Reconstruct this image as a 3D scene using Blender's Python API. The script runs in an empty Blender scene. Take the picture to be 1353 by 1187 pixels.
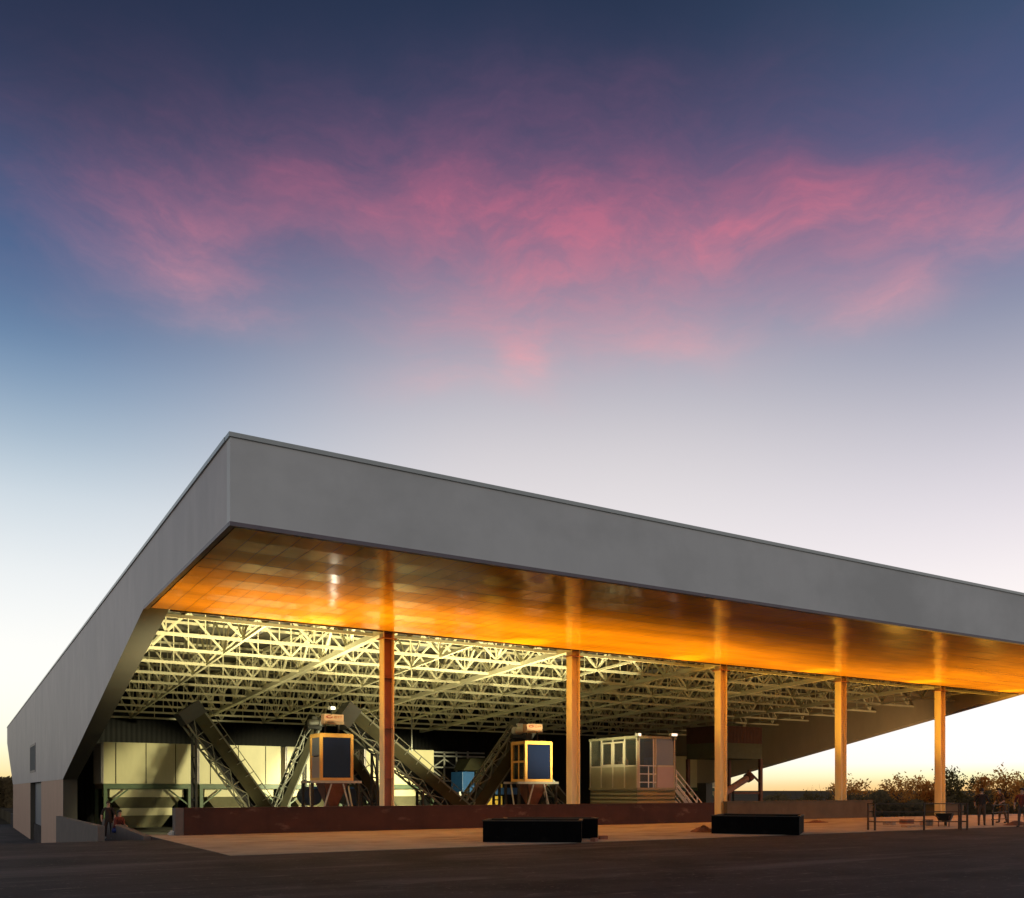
import bpy, math, random
from mathutils import Vector, Matrix
R = math.radians
random.seed(7)
scene = bpy.context.scene
col = scene.collection

# ------------------------------------------------------------------ frame of reference
# x runs along the front of the hall, y goes back into it, z is up; the origin is the
# ground below the near roof corner.  The survey numbers come from the photograph.
F, YAW, HOR, CX, CD, EYE = 1195.24, .5483, 1044.2, -7.325, 23.511, 1.706
S, C = math.sin(YAW), math.cos(YAW)
ZT, ZS, VS, VE, VK, ZK, LEN = 11.012, 8.631, 12.74, 129.0, 44.68, 2.44, 60.0

def P(px, py, v):                       # point of the plane y = v
    r = (px - 676.5) / F
    t = (r * (CD + C * v) - CX + S * v) / (C - r * S)
    Y = CD + S * t + C * v
    return Vector((t, v, EYE + (HOR - py) * Y / F))
def at(px, Y, z=0.0):                   # point at distance Y
    X = (px - 676.5) / F * Y
    return Vector((C * (X - CX) + S * (Y - CD), -S * (X - CX) + C * (Y - CD), z))
def G(px, py, z=0.0):                   # point of the level z
    return at(px, (EYE - z) * F / (py - HOR), z)

# ------------------------------------------------------------------ mesh helpers
class MB:
    def __init__(s): s.v, s.f, s.m = [], [], []
    def quad(s, pts, m=0):
        n = len(s.v); s.v += [tuple(p) for p in pts]; s.f.append(tuple(range(n, n + len(pts)))); s.m.append(m)
    def hexa(s, b, t, m=0):
        n = len(s.v); s.v += [tuple(p) for p in b] + [tuple(p) for p in t]
        k = len(b)
        s.f.append(tuple(n + i for i in reversed(range(k)))); s.f.append(tuple(n + k + i for i in range(k)))
        for i in range(k):
            j = (i + 1) % k; s.f.append((n + i, n + j, n + k + j, n + k + i))
        s.m += [m] * (k + 2)
    def box(s, x0, x1, y0, y1, z0, z1, m=0):
        q = [(x0, y0), (x1, y0), (x1, y1), (x0, y1)]
        s.hexa([(a, b, z0) for a, b in q], [(a, b, z1) for a, b in q], m)
    def bar(s, a, b, w, h=None, m=0, up=(0, 0, 1)):
        a, b = Vector(a), Vector(b); h = h or w
        d = (b - a).normalized(); u = Vector(up)
        if abs(d.dot(u)) > .98: u = Vector((0, 1, 0))
        x = d.cross(u).normalized() * w / 2; y = x.cross(d).normalized() * h / 2
        o = [(-1, -1), (1, -1), (1, 1), (-1, 1)]
        s.hexa([a + x * i + y * j for i, j in o], [b + x * i + y * j for i, j in o], m)
    def tube(s, a, b, r, r2=None, n=10, m=0):
        a, b = Vector(a), Vector(b); r2 = r if r2 is None else r2
        d = (b - a).normalized(); u = Vector((0, 0, 1)) if abs(d.z) < .95 else Vector((0, 1, 0))
        x = d.cross(u).normalized(); y = x.cross(d)
        an = [2 * math.pi * i / n for i in range(n)]
        s.hexa([a + (x * math.cos(q) + y * math.sin(q)) * r for q in an],
               [b + (x * math.cos(q) + y * math.sin(q)) * r2 for q in an], m)
    def prism(s, poly, x0, x1, m=0):    # outline in (y, z) pushed along x
        s.hexa([(x0, a, b) for a, b in poly], [(x1, a, b) for a, b in poly], m)
    def build(s, name, mats, parent=None, bevel=0, smooth=False, loc=None):
        me = bpy.data.meshes.new(name)
        me.from_pydata(s.v, [], s.f)
        for m in (mats if isinstance(mats, (list, tuple)) else [mats]): me.materials.append(m)
        me.polygons.foreach_set('material_index', s.m)
        import bmesh
        bm = bmesh.new(); bm.from_mesh(me); bmesh.ops.recalc_face_normals(bm, faces=bm.faces); bm.to_mesh(me); bm.free()
        if smooth: me.shade_smooth()
        o = bpy.data.objects.new(name, me); col.objects.link(o)
        if parent is not None: o.parent = parent
        if loc is not None: o.location = loc
        if bevel:
            b = o.modifiers.new('bevel', 'BEVEL'); b.width = bevel; b.segments = 2; b.limit_method = 'ANGLE'
        return o
def pieces(g, name, m, parent, **k):    # one part for every separate piece
    par = list(range(len(g.v)))
    def find(i):
        while par[i] != i: par[i] = par[par[i]]; i = par[i]
        return i
    for f in g.f:
        for i in f[1:]: par[find(i)] = find(f[0])
    groups = {}
    for f, mi in zip(g.f, g.m): groups.setdefault(find(f[0]), []).append((f, mi))
    out = []
    for fs in groups.values():
        q = MB(); ix = {}
        for f, mi in fs:
            for i in f:
                if i not in ix: ix[i] = len(q.v); q.v.append(g.v[i])
            q.f.append(tuple(ix[i] for i in f)); q.m.append(mi)
        out.append(q.build(name, m, parent, **k))
    return out
def tag(o, label, cat, group=None, kind=None):
    o['label'] = label; o['category'] = cat
    if group: o['group'] = group
    if kind: o['kind'] = kind
    return o
def thing(name, label, cat, loc=(0, 0, 0), rz=0, group=None):
    o = bpy.data.objects.new(name, None); col.objects.link(o)
    o.location = loc; o.rotation_euler = (0, 0, rz); o.empty_display_size = .3
    return tag(o, label, cat, group)
def struct(o):
    o['kind'] = 'structure'; return o

# ------------------------------------------------------------------ materials
def mat(name, c, rough=.6, metal=0., var=.15, scale=3., stretch=(1, 1, 1), bump=0., spec=.5, c2=None, detail=6, bscale=None, coat=0.):
    m = bpy.data.materials.new(name); m.use_nodes = True
    nt = m.node_tree; b = nt.nodes['Principled BSDF']; L = nt.links.new
    b.inputs['Roughness'].default_value = rough; b.inputs['Metallic'].default_value = metal
    b.inputs['Specular IOR Level'].default_value = spec
    if coat: b.inputs['Coat Weight'].default_value = coat; b.inputs['Coat Roughness'].default_value = .15
    tc = nt.nodes.new('ShaderNodeTexCoord'); mp = nt.nodes.new('ShaderNodeMapping')
    mp.inputs['Scale'].default_value = stretch; L(tc.outputs['Object'], mp.inputs['Vector'])
    n = nt.nodes.new('ShaderNodeTexNoise'); n.inputs['Scale'].default_value = scale; n.inputs['Detail'].default_value = detail
    n.inputs['Roughness'].default_value = .65
    L(mp.outputs['Vector'], n.inputs['Vector'])
    r = nt.nodes.new('ShaderNodeValToRGB'); r.color_ramp.elements[0].position = .3; r.color_ramp.elements[1].position = .7
    a = c2 or tuple(x * (1 - var) for x in c); z = c if c2 else tuple(min(1, x * (1 + var)) for x in c)
    r.color_ramp.elements[0].color = (*a, 1); r.color_ramp.elements[1].color = (*z, 1)
    L(n.outputs['Fac'], r.inputs['Fac']); L(r.outputs['Color'], b.inputs['Base Color'])
    if bump:
        n2 = nt.nodes.new('ShaderNodeTexNoise'); n2.inputs['Scale'].default_value = bscale or scale * 4; n2.inputs['Detail'].default_value = 4
        L(mp.outputs['Vector'], n2.inputs['Vector'])
        bp = nt.nodes.new('ShaderNodeBump'); bp.inputs['Strength'].default_value = bump; bp.inputs['Distance'].default_value = .02
        L(n2.outputs['Fac'], bp.inputs['Height']); L(bp.outputs['Normal'], b.inputs['Normal'])
    return m
def ribs(m, axis, pitch, strength=.5, dist=.03):   # corrugation along one object axis
    nt = m.node_tree; L = nt.links.new; b = nt.nodes['Principled BSDF']
    tc = nt.nodes.new('ShaderNodeTexCoord'); sx = nt.nodes.new('ShaderNodeSeparateXYZ'); L(tc.outputs['Object'], sx.inputs[0])
    mu = nt.nodes.new('ShaderNodeMath'); mu.operation = 'MULTIPLY'; mu.inputs[1].default_value = 2 * math.pi / pitch
    L(sx.outputs[axis], mu.inputs[0])
    si = nt.nodes.new('ShaderNodeMath'); si.operation = 'SINE'; L(mu.outputs[0], si.inputs[0])
    bp = nt.nodes.new('ShaderNodeBump'); bp.inputs['Strength'].default_value = strength; bp.inputs['Distance'].default_value = dist
    L(si.outputs[0], bp.inputs['Height']); L(bp.outputs['Normal'], b.inputs['Normal'])
    return m
M = {}
M['clad'] = mat('grey_cladding', (.64, .635, .63), .55, 0, .05, .5, (1, 1, .5), 0, .4, detail=5)
M['side'] = mat('streaked_cladding', (.51, .465, .465), .55, 0, .12, .8, (1, 1, .45), .06, .4, detail=9)
M['coping'] = mat('coping_metal', (.35, .37, .37), .4, .5, .05, 2)
M['trim'] = mat('dark_trim', (.16, .13, .15), .5, .2, .1, 2)
M['lower'] = ribs(mat('beige_ribbed_cladding', (.54, .35, .255), .6, 0, .08, .8, (1, 1, .3), 0, .3), 1, .5, .6, .04)
M['soffit'] = mat('glossy_soffit_panel', (.80, .40, .02), .16, 0, .22, .5, (.4, 1.6, 1), 0, 1., detail=3)
M['cream'] = mat('cream_paint', (.76, .71, .48), .5, 0, .06, 2.)
M['column'] = mat('column_paint', (.86, .73, .40), .45, 0, .07, 1.5, (3, 3, .4))
M['column_web'] = mat('dark_red_paint', (.30, .10, .05), .55, 0, .15, 2)
M['deck'] = mat('roof_deck', (.17, .16, .12), .7, .2, .15, .6)
M['back'] = ribs(mat('unlit_depth_sheet', (.004, .0036, .003), .8, 0, .2, .7), 0, .4, .5)
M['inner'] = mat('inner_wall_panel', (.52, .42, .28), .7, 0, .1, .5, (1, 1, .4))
M['inner_dark'] = mat('inner_wall_shaded_panel', (.085, .075, .058), .7, 0, .1, .5, (1, 1, .4))  # darker copy of the inner panel, shade put into its colour
M['dock'] = mat('red_brown_paint', (.062, .020, .011), .65, 0, .22, 1.2, (1, 1, 1.5), .1, .3, detail=8)
M['dockgrey'] = mat('raw_concrete', (.125, .10, .07), .8, 0, .14, 1.4, (1, 1, 1), .15, .3, detail=8)
M['concrete'] = mat('pale_concrete', (.15, .125, .112), .85, 0, .12, 2, (1, 1, 1), .2, .3, detail=8)
M['slab'] = mat('slab_concrete', (.37, .32, .24), .75, 0, .28, .55, (1, 1.6, 1), .25, .3, detail=10, bscale=9)
M['asphalt'] = mat('asphalt', (.040, .031, .030), .85, 0, .35, .35, (1, 1, 1), .5, .2, detail=12, bscale=22)
M['hallfloor'] = mat('hall_floor', (.16, .15, .12), .7, 0, .2, .6)
M['bin'] = mat('bin_panel', (.50, .455, .26), .5, 0, .07, 1.2, (1, 1, .4))
M['binribs'] = ribs(mat('bin_end_sheet', (.5, .45, .44), .5, 0, .08, 1.5), 1, .55, .9, .08)
M['green'] = mat('green_steel', (.05, .085, .035), .5, 0, .2, 2)
M['olive'] = mat('olive_sheet', (.026, .024, .012), .75, 0, .25, 1.5, (1, 1, 1), spec=.12)
M['hoppersheet'] = mat('dull_green_sheet', (.13, .12, .07), .7, 0, .15, 1.5, spec=.2)
M['steel'] = mat('galvanised_steel', (.42, .42, .37), .45, .3, .15, 3)
M['convsteel'] = mat('conveyor_steel', (.085, .085, .06), .5, .2, .2, 3)
M['dark'] = mat('dark_steel', (.018, .017, .015), .65, .2, .2, 3)
M['rubber'] = mat('conveyor_rubber', (.02, .02, .02), .8, 0, .2, 2)
M['rust'] = mat('rust_brown_steel', (.16, .06, .035), .7, .1, .3, 2, detail=8)
M['railsteel'] = mat('rusty_rail', (.06, .035, .022), .7, .1, .3, 4)
M['yellow'] = mat('ochre_yellow_paint', (.72, .40, .09), .45, 0, .08, 3)
M['machine'] = mat('machine_yellow', (.40, .26, .03), .5, 0, .12, 3)
M['blue'] = mat('machine_blue', (.02, .09, .24), .45, 0, .2, 3)
M['booth'] = mat('booth_panel', (.22, .21, .135), .5, 0, .08, 2)
M['boothribs'] = ribs(mat('booth_corrugated', (.21, .20, .12), .5, 0, .08, 2), 2, .22, 1., .05)
M['boothpost'] = mat('booth_post', (.38, .35, .26), .5, 0, .06, 3)
M['white'] = mat('white_paint', (.75, .73, .68), .5, 0, .06, 3)
M['pink'] = mat('sky_pink_panel', (.33, .245, .21), .3, 0, .06, 1.2, coat=.5)  # pink of the reflected sky put into the panel colour
M['black'] = mat('black_paint', (.0025, .0025, .003), .8, 0, .3, 2, spec=.06)
M['brick'] = mat('brick_red', (.30, .11, .06), .85, 0, .25, 6, bump=.4)
M['soil'] = mat('red_soil', (.16, .07, .04), .95, 0, .35, 5, bump=.8, detail=9)
M['board'] = mat('pale_board', (.58, .56, .5), .6, 0, .08, 4)
M['wood'] = mat('weathered_timber', (.30, .21, .13), .8, 0, .25, 3, (1, 8, 8))
M['sign'] = mat('sign_face', (.36, .215, .125), .5, 0, .05, 3)
M['signred'] = mat('sign_red', (.20, .022, .008), .5, 0, .1, 3)
M['orange'] = mat('sign_orange', (.27, .085, .02), .5, 0, .1, 3)
M['skin'] = mat('skin', (.45, .27, .19), .6, 0, .05, 5)
M['hair'] = mat('dark_hair', (.02, .014, .01), .7, 0, .2, 20)
M['cloth_dark'] = mat('dark_cloth', (.03, .018, .015), .9, 0, .2, 8)
M['cloth_grey'] = mat('grey_cloth', (.08, .065, .06), .9, 0, .2, 8)
M['cloth_brown'] = mat('brown_cloth', (.09, .05, .03), .9, 0, .2, 8)
M['denim'] = mat('denim', (.07, .085, .13), .9, 0, .2, 8)
M['cloth_blue'] = mat('blue_cloth', (.03, .05, .22), .9, 0, .2, 8)
M['cloth_red'] = mat('maroon_cloth', (.13, .03, .025), .9, 0, .2, 8)
M['shoe'] = mat('shoe_leather', (.03, .025, .02), .6, 0, .2, 8)
M['bark'] = mat('bark', (.09, .06, .04), .9, 0, .3, 4, (1, 1, .2), .4)
def layer(m, colr, scale, lo, hi, amount, stretch=(1, 1, 1), detail=8):   # worn patches or splashes of another colour
    nt = m.node_tree; L = nt.links.new; b = nt.nodes['Principled BSDF']; src = b.inputs['Base Color'].links[0].from_socket
    tc = nt.nodes.new('ShaderNodeTexCoord'); mp = nt.nodes.new('ShaderNodeMapping'); mp.inputs['Scale'].default_value = stretch
    mp.inputs['Location'].default_value = (scale * 3.1, 1.7, .4)
    n = nt.nodes.new('ShaderNodeTexNoise'); n.inputs['Scale'].default_value = scale; n.inputs['Detail'].default_value = detail; n.inputs['Roughness'].default_value = .6
    mr = nt.nodes.new('ShaderNodeMapRange'); mr.inputs[1].default_value = lo; mr.inputs[2].default_value = hi; mr.inputs[4].default_value = amount
    mx = nt.nodes.new('ShaderNodeMix'); mx.data_type = 'RGBA'; mx.inputs[7].default_value = (*colr, 1)
    L(tc.outputs['Object'], mp.inputs[0]); L(mp.outputs[0], n.inputs['Vector']); L(n.outputs['Fac'], mr.inputs[0]); L(mr.outputs[0], mx.inputs[0]); L(src, mx.inputs[6]); L(mx.outputs[2], b.inputs['Base Color'])
layer(M['asphalt'], (.12, .098, .088), .8, .53, .70, .8, (.16, 1.0, 1), 10)
layer(M['asphalt'], (.15, .12, .105), 2.2, .60, .70, .7, (.35, 1.3, 1), 12)
layer(M['asphalt'], (.012, .010, .010), .3, .52, .64, .85)
layer(M['asphalt'], (.20, .17, .15), 9, .62, .74, .8, detail=4)
layer(M['asphalt'], (.012, .01, .01), 1.6, .60, .66, .6, (.05, 1, 1), 3)
layer(M['slab'], (.13, .09, .055), .8, .54, .70, .7, (.5, 1.4, 1))
layer(M['slab'], (.40, .31, .21), 6, .60, .72, .6, detail=5)
layer(M['dock'], (.24, .13, .09), 1.1, .60, .72, .55, (1, 1, 2.4))
layer(M['dock'], (.03, .009, .006), .5, .5, .7, .6, (2, 1, .3))
layer(M['clad'], (.47, .47, .465), .12, .42, .62, .8, (1, 1, 1.5), 6)
layer(M['side'], (.41, .38, .39), .3, .42, .7, .7, (1, 1, .5), 12)
layer(M['dockgrey'], (.07, .055, .04), .7, .5, .7, .7, (1, 1, .6))
layer(M['black'], (.012, .010, .009), 2.2, .58, .72, .8, (1, 1, 2))
def glass_mat(name, c, rough=.05, alpha=1., spec=.6):
    m = bpy.data.materials.new(name); m.use_nodes = True; b = m.node_tree.nodes['Principled BSDF']
    b.inputs['Base Color'].default_value = (*c, 1); b.inputs['Roughness'].default_value = rough
    b.inputs['Specular IOR Level'].default_value = spec
    n = m.node_tree.nodes.new('ShaderNodeTexNoise'); n.inputs['Scale'].default_value = 1.5
    bp = m.node_tree.nodes.new('ShaderNodeBump'); bp.inputs['Strength'].default_value = .04
    m.node_tree.links.new(n.outputs['Fac'], bp.inputs['Height']); m.node_tree.links.new(bp.outputs['Normal'], b.inputs['Normal'])
    if alpha < 1:
        t = m.node_tree.nodes.new('ShaderNodeBsdfTransparent'); mx = m.node_tree.nodes.new('ShaderNodeMixShader')
        mx.inputs[0].default_value = alpha; L = m.node_tree.links.new
        L(t.outputs[0], mx.inputs[1]); L(b.outputs[0], mx.inputs[2]); L(mx.outputs[0], m.node_tree.nodes['Material Output'].inputs[0])
    return m
M['bluepane'] = glass_mat('sky_blue_pane', (.006, .011, .036), .12, spec=.22)  # reflection of the dark blue sky put into the pane colour
M['glass'] = glass_mat('clear_pane', (.05, .055, .045), .05, .35)
M['palepane'] = glass_mat('pale_reflective_pane', (.20, .22, .25), .15, .75)
def lamp_mat(name, c, s):
    m = bpy.data.materials.new(name); m.use_nodes = True; b = m.node_tree.nodes['Principled BSDF']
    b.inputs['Emission Color'].default_value = (*c, 1); b.inputs['Emission Strength'].default_value = s; return m
M['lamp'] = lamp_mat('lit_lamp', (1, .93, .78), 1.6)
M['lampwarm'] = lamp_mat('lit_lamp_warm', (1, .8, .6), 1.6)
def leaf_mat(name, c, c2, tr=.5):
    m = bpy.data.materials.new(name); m.use_nodes = True; nt = m.node_tree; L = nt.links.new
    nt.nodes.remove(nt.nodes['Principled BSDF'])
    n = nt.nodes.new('ShaderNodeTexNoise'); n.inputs['Scale'].default_value = .9
    tc = nt.nodes.new('ShaderNodeTexCoord'); L(tc.outputs['Object'], n.inputs['Vector'])
    r = nt.nodes.new('ShaderNodeValToRGB'); r.color_ramp.elements[0].position = .35; r.color_ramp.elements[1].position = .65
    r.color_ramp.elements[0].color = (*c, 1); r.color_ramp.elements[1].color = (*c2, 1); L(n.outputs['Fac'], r.inputs['Fac'])
    d = nt.nodes.new('ShaderNodeBsdfDiffuse'); t = nt.nodes.new('ShaderNodeBsdfTranslucent'); mx = nt.nodes.new('ShaderNodeMixShader')
    mx.inputs[0].default_value = tr
    L(r.outputs['Color'], d.inputs['Color']); L(r.outputs['Color'], t.inputs['Color'])
    L(d.outputs[0], mx.inputs[1]); L(t.outputs[0], mx.inputs[2]); L(mx.outputs[0], nt.nodes['Material Output'].inputs[0])
    return m
M['leaf_glow'] = leaf_mat('backlit_leaves', (.85, .42, .10), (.60, .29, .07), .85)  # sunset backlight put into an orange leaf colour
M['leaf_dark'] = leaf_mat('dark_green_leaves', (.14, .11, .045), (.22, .15, .05), .6)
M['hedge'] = leaf_mat('hedge_leaves', (.14, .105, .055), (.19, .135, .065), .55)

# ------------------------------------------------------------------ sky
w = bpy.data.worlds.new('World'); scene.world = w; w.use_nodes = True
nt = w.node_tree; L = nt.links.new
def nd(t, **k):
    n = nt.nodes.new(t)
    for a, b in k.items(): setattr(n, a, b)
    return n
def mth(op, a, b=None, c=None, clamp=False):
    n = nd('ShaderNodeMath', operation=op, use_clamp=clamp)
    for i, x in enumerate((a, b, c)):
        if x is None: continue
        if isinstance(x, (int, float)): n.inputs[i].default_value = x
        else: L(x, n.inputs[i])
    return n.outputs[0]
def s2l(c): return tuple(((x / 255) / 12.92 if x / 255 <= .04045 else ((x / 255 + .055) / 1.055) ** 2.4) for x in c)
def sramp(fac, stops, lo=0., hi=.7):
    n = nd('ShaderNodeValToRGB'); e = n.color_ramp.elements
    while len(e) < len(stops): e.new(.5)
    for i, (p, c) in enumerate(stops):
        e[i].position = max(0, min(1, (p - lo) / (hi - lo))); e[i].color = (*c, 1)
    n.color_ramp.interpolation = 'B_SPLINE'
    L(fac, n.inputs[0]); return n.outputs[0]
def mixc(f, a, b):
    n = nd('ShaderNodeMix', data_type='RGBA')
    for k, x in ((0, f), (6, a), (7, b)):
        if isinstance(x, (int, float)): n.inputs[k].default_value = x
        elif isinstance(x, tuple): n.inputs[k].default_value = (*x, 1)
        else: L(x, n.inputs[k])
    return n.outputs[2]
def smooth(x, lo, hi):
    n = nd('ShaderNodeMapRange', interpolation_type='SMOOTHSTEP'); L(x, n.inputs[0])
    n.inputs[1].default_value = lo; n.inputs[2].default_value = hi; return n.outputs[0]
tc = nd('ShaderNodeTexCoord'); sx = nd('ShaderNodeSeparateXYZ'); L(tc.outputs['Generated'], sx.inputs[0])
dx, dy, dz = sx.outputs
west = mth('ADD', mth('MULTIPLY', dx, S), mth('MULTIPLY', dy, C))     # towards the afterglow
north = mth('SUBTRACT', mth('MULTIPLY', dx, C), mth('MULTIPLY', dy, S))
az = mth('ARCTAN2', north, west); el = mth('ARCSINE', dz)
zf = mth('DIVIDE', dz, .7, clamp=True)
k = s2l
def stops(*rows): return [(z, tuple(v * g for v in k(c))) for z, c, g in rows]
mid = sramp(zf, stops((0, (255, 214, 150), 1.0), (.012, (255, 232, 188), 1.12), (.035, (255, 248, 228), 1.22), (.06, (255, 251, 240), 1.2), (.12, (254, 247, 243), 1.05), (.209, (245, 237, 238), 1),
    (.278, (232, 226, 228), 1), (.349, (212, 207, 211), 1), (.415, (178, 176, 188), 1), (.475, (130, 132, 158), 1),
    (.53, (88, 93, 128), 1), (.578, (62, 70, 104), 1), (.62, (42, 55, 85), 1), (.67, (28, 42, 68), 1)))
left = sramp(zf, stops((0, (255, 205, 120), 1.0), (.018, (255, 228, 165), 1.08), (.05, (255, 247, 222), 1.15), (.12, (253, 252, 248), 1.05), (.209, (236, 240, 242), 1),
    (.278, (205, 217, 226), 1), (.33, (166, 186, 204), 1), (.39, (112, 142, 176), 1), (.44, (76, 108, 148), 1),
    (.49, (66, 92, 134), 1), (.55, (48, 62, 94), 1), (.60, (36, 48, 76), 1), (.66, (28, 38, 64), 1)))
right = sramp(zf, stops((0, (255, 190, 112), 1.05), (.012, (255, 222, 160), 1.2), (.03, (255, 246, 222), 1.6), (.06, (255, 250, 238), 1.5), (.12, (255, 248, 242), 1.1), (.209, (243, 235, 238), 1),
    (.278, (222, 216, 224), 1), (.349, (188, 186, 198), 1), (.415, (146, 150, 172), 1), (.475, (104, 114, 152), 1),
    (.53, (76, 88, 128), 1), (.578, (62, 80, 118), 1), (.62, (48, 70, 100), 1), (.67, (38, 60, 88), 1)))
base = mixc(smooth(az, 0., -.52), mid, left); base = mixc(smooth(az, .1, .55), base, right)
# clouds: soft cirrus banks broken up by warped noise
cmb = nd('ShaderNodeCombineXYZ'); L(az, cmb.inputs[0]); L(el, cmb.inputs[1])
wn = nd('ShaderNodeTexNoise'); wn.inputs['Scale'].default_value = 6; wn.inputs['Detail'].default_value = 5; L(cmb.outputs[0], wn.inputs['Vector'])
vm = nd('ShaderNodeVectorMath', operation='MULTIPLY_ADD'); L(wn.outputs['Color'], vm.inputs[0]); vm.inputs[1].default_value = (.13, .09, 0); L(cmb.outputs[0], vm.inputs[2])
v2 = nd('ShaderNodeVectorMath', operation='SUBTRACT'); L(vm.outputs[0], v2.inputs[0]); v2.inputs[1].default_value = (.065, .045, 0)
ws = nd('ShaderNodeSeparateXYZ'); L(v2.outputs[0], ws.inputs[0]); waz, wel = ws.outputs[0], ws.outputs[1]
mp = nd('ShaderNodeMapping'); mp.inputs['Rotation'].default_value = (0, 0, R(24)); mp.inputs['Scale'].default_value = (1.0, 2.6, 1); L(v2.outputs[0], mp.inputs[0])
cn = nd('ShaderNodeTexNoise'); cn.inputs['Scale'].default_value = 7.5; cn.inputs['Detail'].default_value = 9; cn.inputs['Roughness'].default_value = .6; L(mp.outputs[0], cn.inputs['Vector'])
fn = nd('ShaderNodeTexNoise'); fn.inputs['Scale'].default_value = 26; fn.inputs['Detail'].default_value = 7; fn.inputs['Roughness'].default_value = .65; L(mp.outputs[0], fn.inputs['Vector'])
tex = mth('ADD', mth('MULTIPLY', smooth(cn.outputs['Fac'], .3, .7), .85), mth('MULTIPLY', smooth(fn.outputs['Fac'], .32, .72), .42))
mp2 = nd('ShaderNodeMapping'); mp2.inputs['Rotation'].default_value = (0, 0, R(33)); mp2.inputs['Scale'].default_value = (1.0, 5.5, 1); L(v2.outputs[0], mp2.inputs[0])
sn = nd('ShaderNodeTexNoise'); sn.inputs['Scale'].default_value = 13; sn.inputs['Detail'].default_value = 8; sn.inputs['Roughness'].default_value = .62; sn.inputs['Distortion'].default_value = .35; L(mp2.outputs[0], sn.inputs['Vector'])
tex = mth('MULTIPLY', tex, mth('ADD', mth('MULTIPLY', smooth(sn.outputs['Fac'], .30, .72), .42), .80))
blobs = [(560, 262, 330, 72, .66), (690, 290, 120, 50, .40), (1060, 282, 170, 50, .84), (1310, 285, 150, 55, .52), (235, 285, 115, 50, .44), (900, 262, 260, 55, .30),
         (265, 350, 115, 32, .38), (770, 350, 130, 60, .56), (650, 400, 170, 70, .36), (690, 475, 42, 45, .80), (1160, 402, 85, 36, .62), (590, 505, 80, 30, .36),
         (880, 442, 110, 40, .50), (310, 412, 90, 28, .34), (740, 150, 420, 80, .30), (90, 300, 150, 110, .12), (1000, 350, 300, 70, .24)]
den = None
for x, y, rx, ry, a in blobs:
    q = math.hypot(F, x - 676.5); a0 = math.atan((x - 676.5) / F); e0 = math.atan((HOR - y) / q)
    sa = rx * F / q / q; se = ry * q / (q * q + (HOR - y) ** 2)
    u = mth('DIVIDE', mth('SUBTRACT', waz, a0), sa); v = mth('DIVIDE', mth('SUBTRACT', wel, e0), se)
    g = mth('MULTIPLY', mth('EXPONENT', mth('MULTIPLY', mth('ADD', mth('MULTIPLY', u, u), mth('MULTIPLY', v, v)), -1)), a)
    den = g if den is None else mth('ADD', den, g)
den = mth('MULTIPLY', den, mth('ADD', mth('MULTIPLY', tex, .58), .36), clamp=True)
den = mth('MULTIPLY', den, smooth(west, 0., .3))
cc = sramp(zf, stops((.3, (238, 208, 206), 1), (.42, (226, 168, 176), 1), (.48, (205, 130, 150), 1), (.54, (178, 98, 128), 1), (.6, (120, 80, 114), 1), (.68, (84, 70, 104), 1)))
skyc = mixc(den, base, cc)
# the unseen eastern sky behind the camera is pale grey, brightened to light the fascia
east = sramp(zf, stops((0, (206, 203, 196), 1), (.15, (216, 212, 206), 1), (.35, (198, 197, 194), 1), (.55, (134, 138, 148), 1), (.7, (62, 70, 98), 1)))
skyc = mixc(smooth(west, .45, -.1), skyc, east)
skyc = mixc(smooth(dz, 0., -.02), skyc, (.05, .045, .042))
ns = nd('ShaderNodeTexSky', sky_type='NISHITA'); ns.sun_disc = False; ns.sun_elevation = R(-1.5); ns.sun_rotation = R(60)
bg = nd('ShaderNodeBackground'); bg.inputs['Strength'].default_value = 1.0; L(skyc, bg.inputs[0])
bg2 = nd('ShaderNodeBackground'); bg2.inputs['Strength'].default_value = .05; L(ns.outputs[0], bg2.inputs[0])
ad = nd('ShaderNodeAddShader'); L(bg.outputs[0], ad.inputs[0]); L(bg2.outputs[0], ad.inputs[1])
L(ad.outputs[0], nt.nodes['World Output'].inputs[0])
for n in list(nt.nodes):
    if n.bl_idname == 'ShaderNodeBackground' and not n.outputs[0].is_linked: nt.nodes.remove(n)

# ------------------------------------------------------------------ ground
def gz(x, y):
    z = 0.
    if (-1.7 < x < 60.5 and 12.5 < y < 27) or (-.03 < x < 60.5 and 12.5 < y < 44.5) or (.3 < x < 60.5 and y > 12.5): z = -1.6
    elif x <= .3 and y > 44.5: z = -3.2
    elif x <= -.03 and y > 9:
        q = min(1, (y - 9) / 34); z = -3.2 * q
    elif x >= 60.5 or y > 12.5:
        z = -1.6 * min(1, max(0, (y - 8) / 20))
    return z
xs = [-900, -500, -250, -140, -90, -60, -40, -28, -20, -14, -10, -7, -5, -4, -3, -2.4, -1.71, -1.69, -.04, -.02, .29, .31, 5, 15, 25, 35, 45, 55, 60.4, 60.6, 70, 85, 110, 160, 300, 600, 1200]
ys = [-200, -100, -60, -40, -30, -20, -10, -4, 0, 4, 8, 9, 10, 12, 12.49, 12.51, 14, 17, 20, 24, 26.95, 27.05, 32, 36, 40, 44.49, 44.51, 48, 60, 80, 100, 125, 160, 220, 320, 500, 900, 1600]
g = MB()
for y in ys:
    for x in xs: g.v.append((x, y, gz(x, y)))
n = len(xs)
for j in range(len(ys) - 1):
    for i in range(n - 1): g.f.append((j * n + i, j * n + i + 1, (j + 1) * n + i + 1, (j + 1) * n + i)); g.m.append(0)
fld = MB(); fld.v = g.v; yard = MB(); yard.v = list(g.v)
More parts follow.
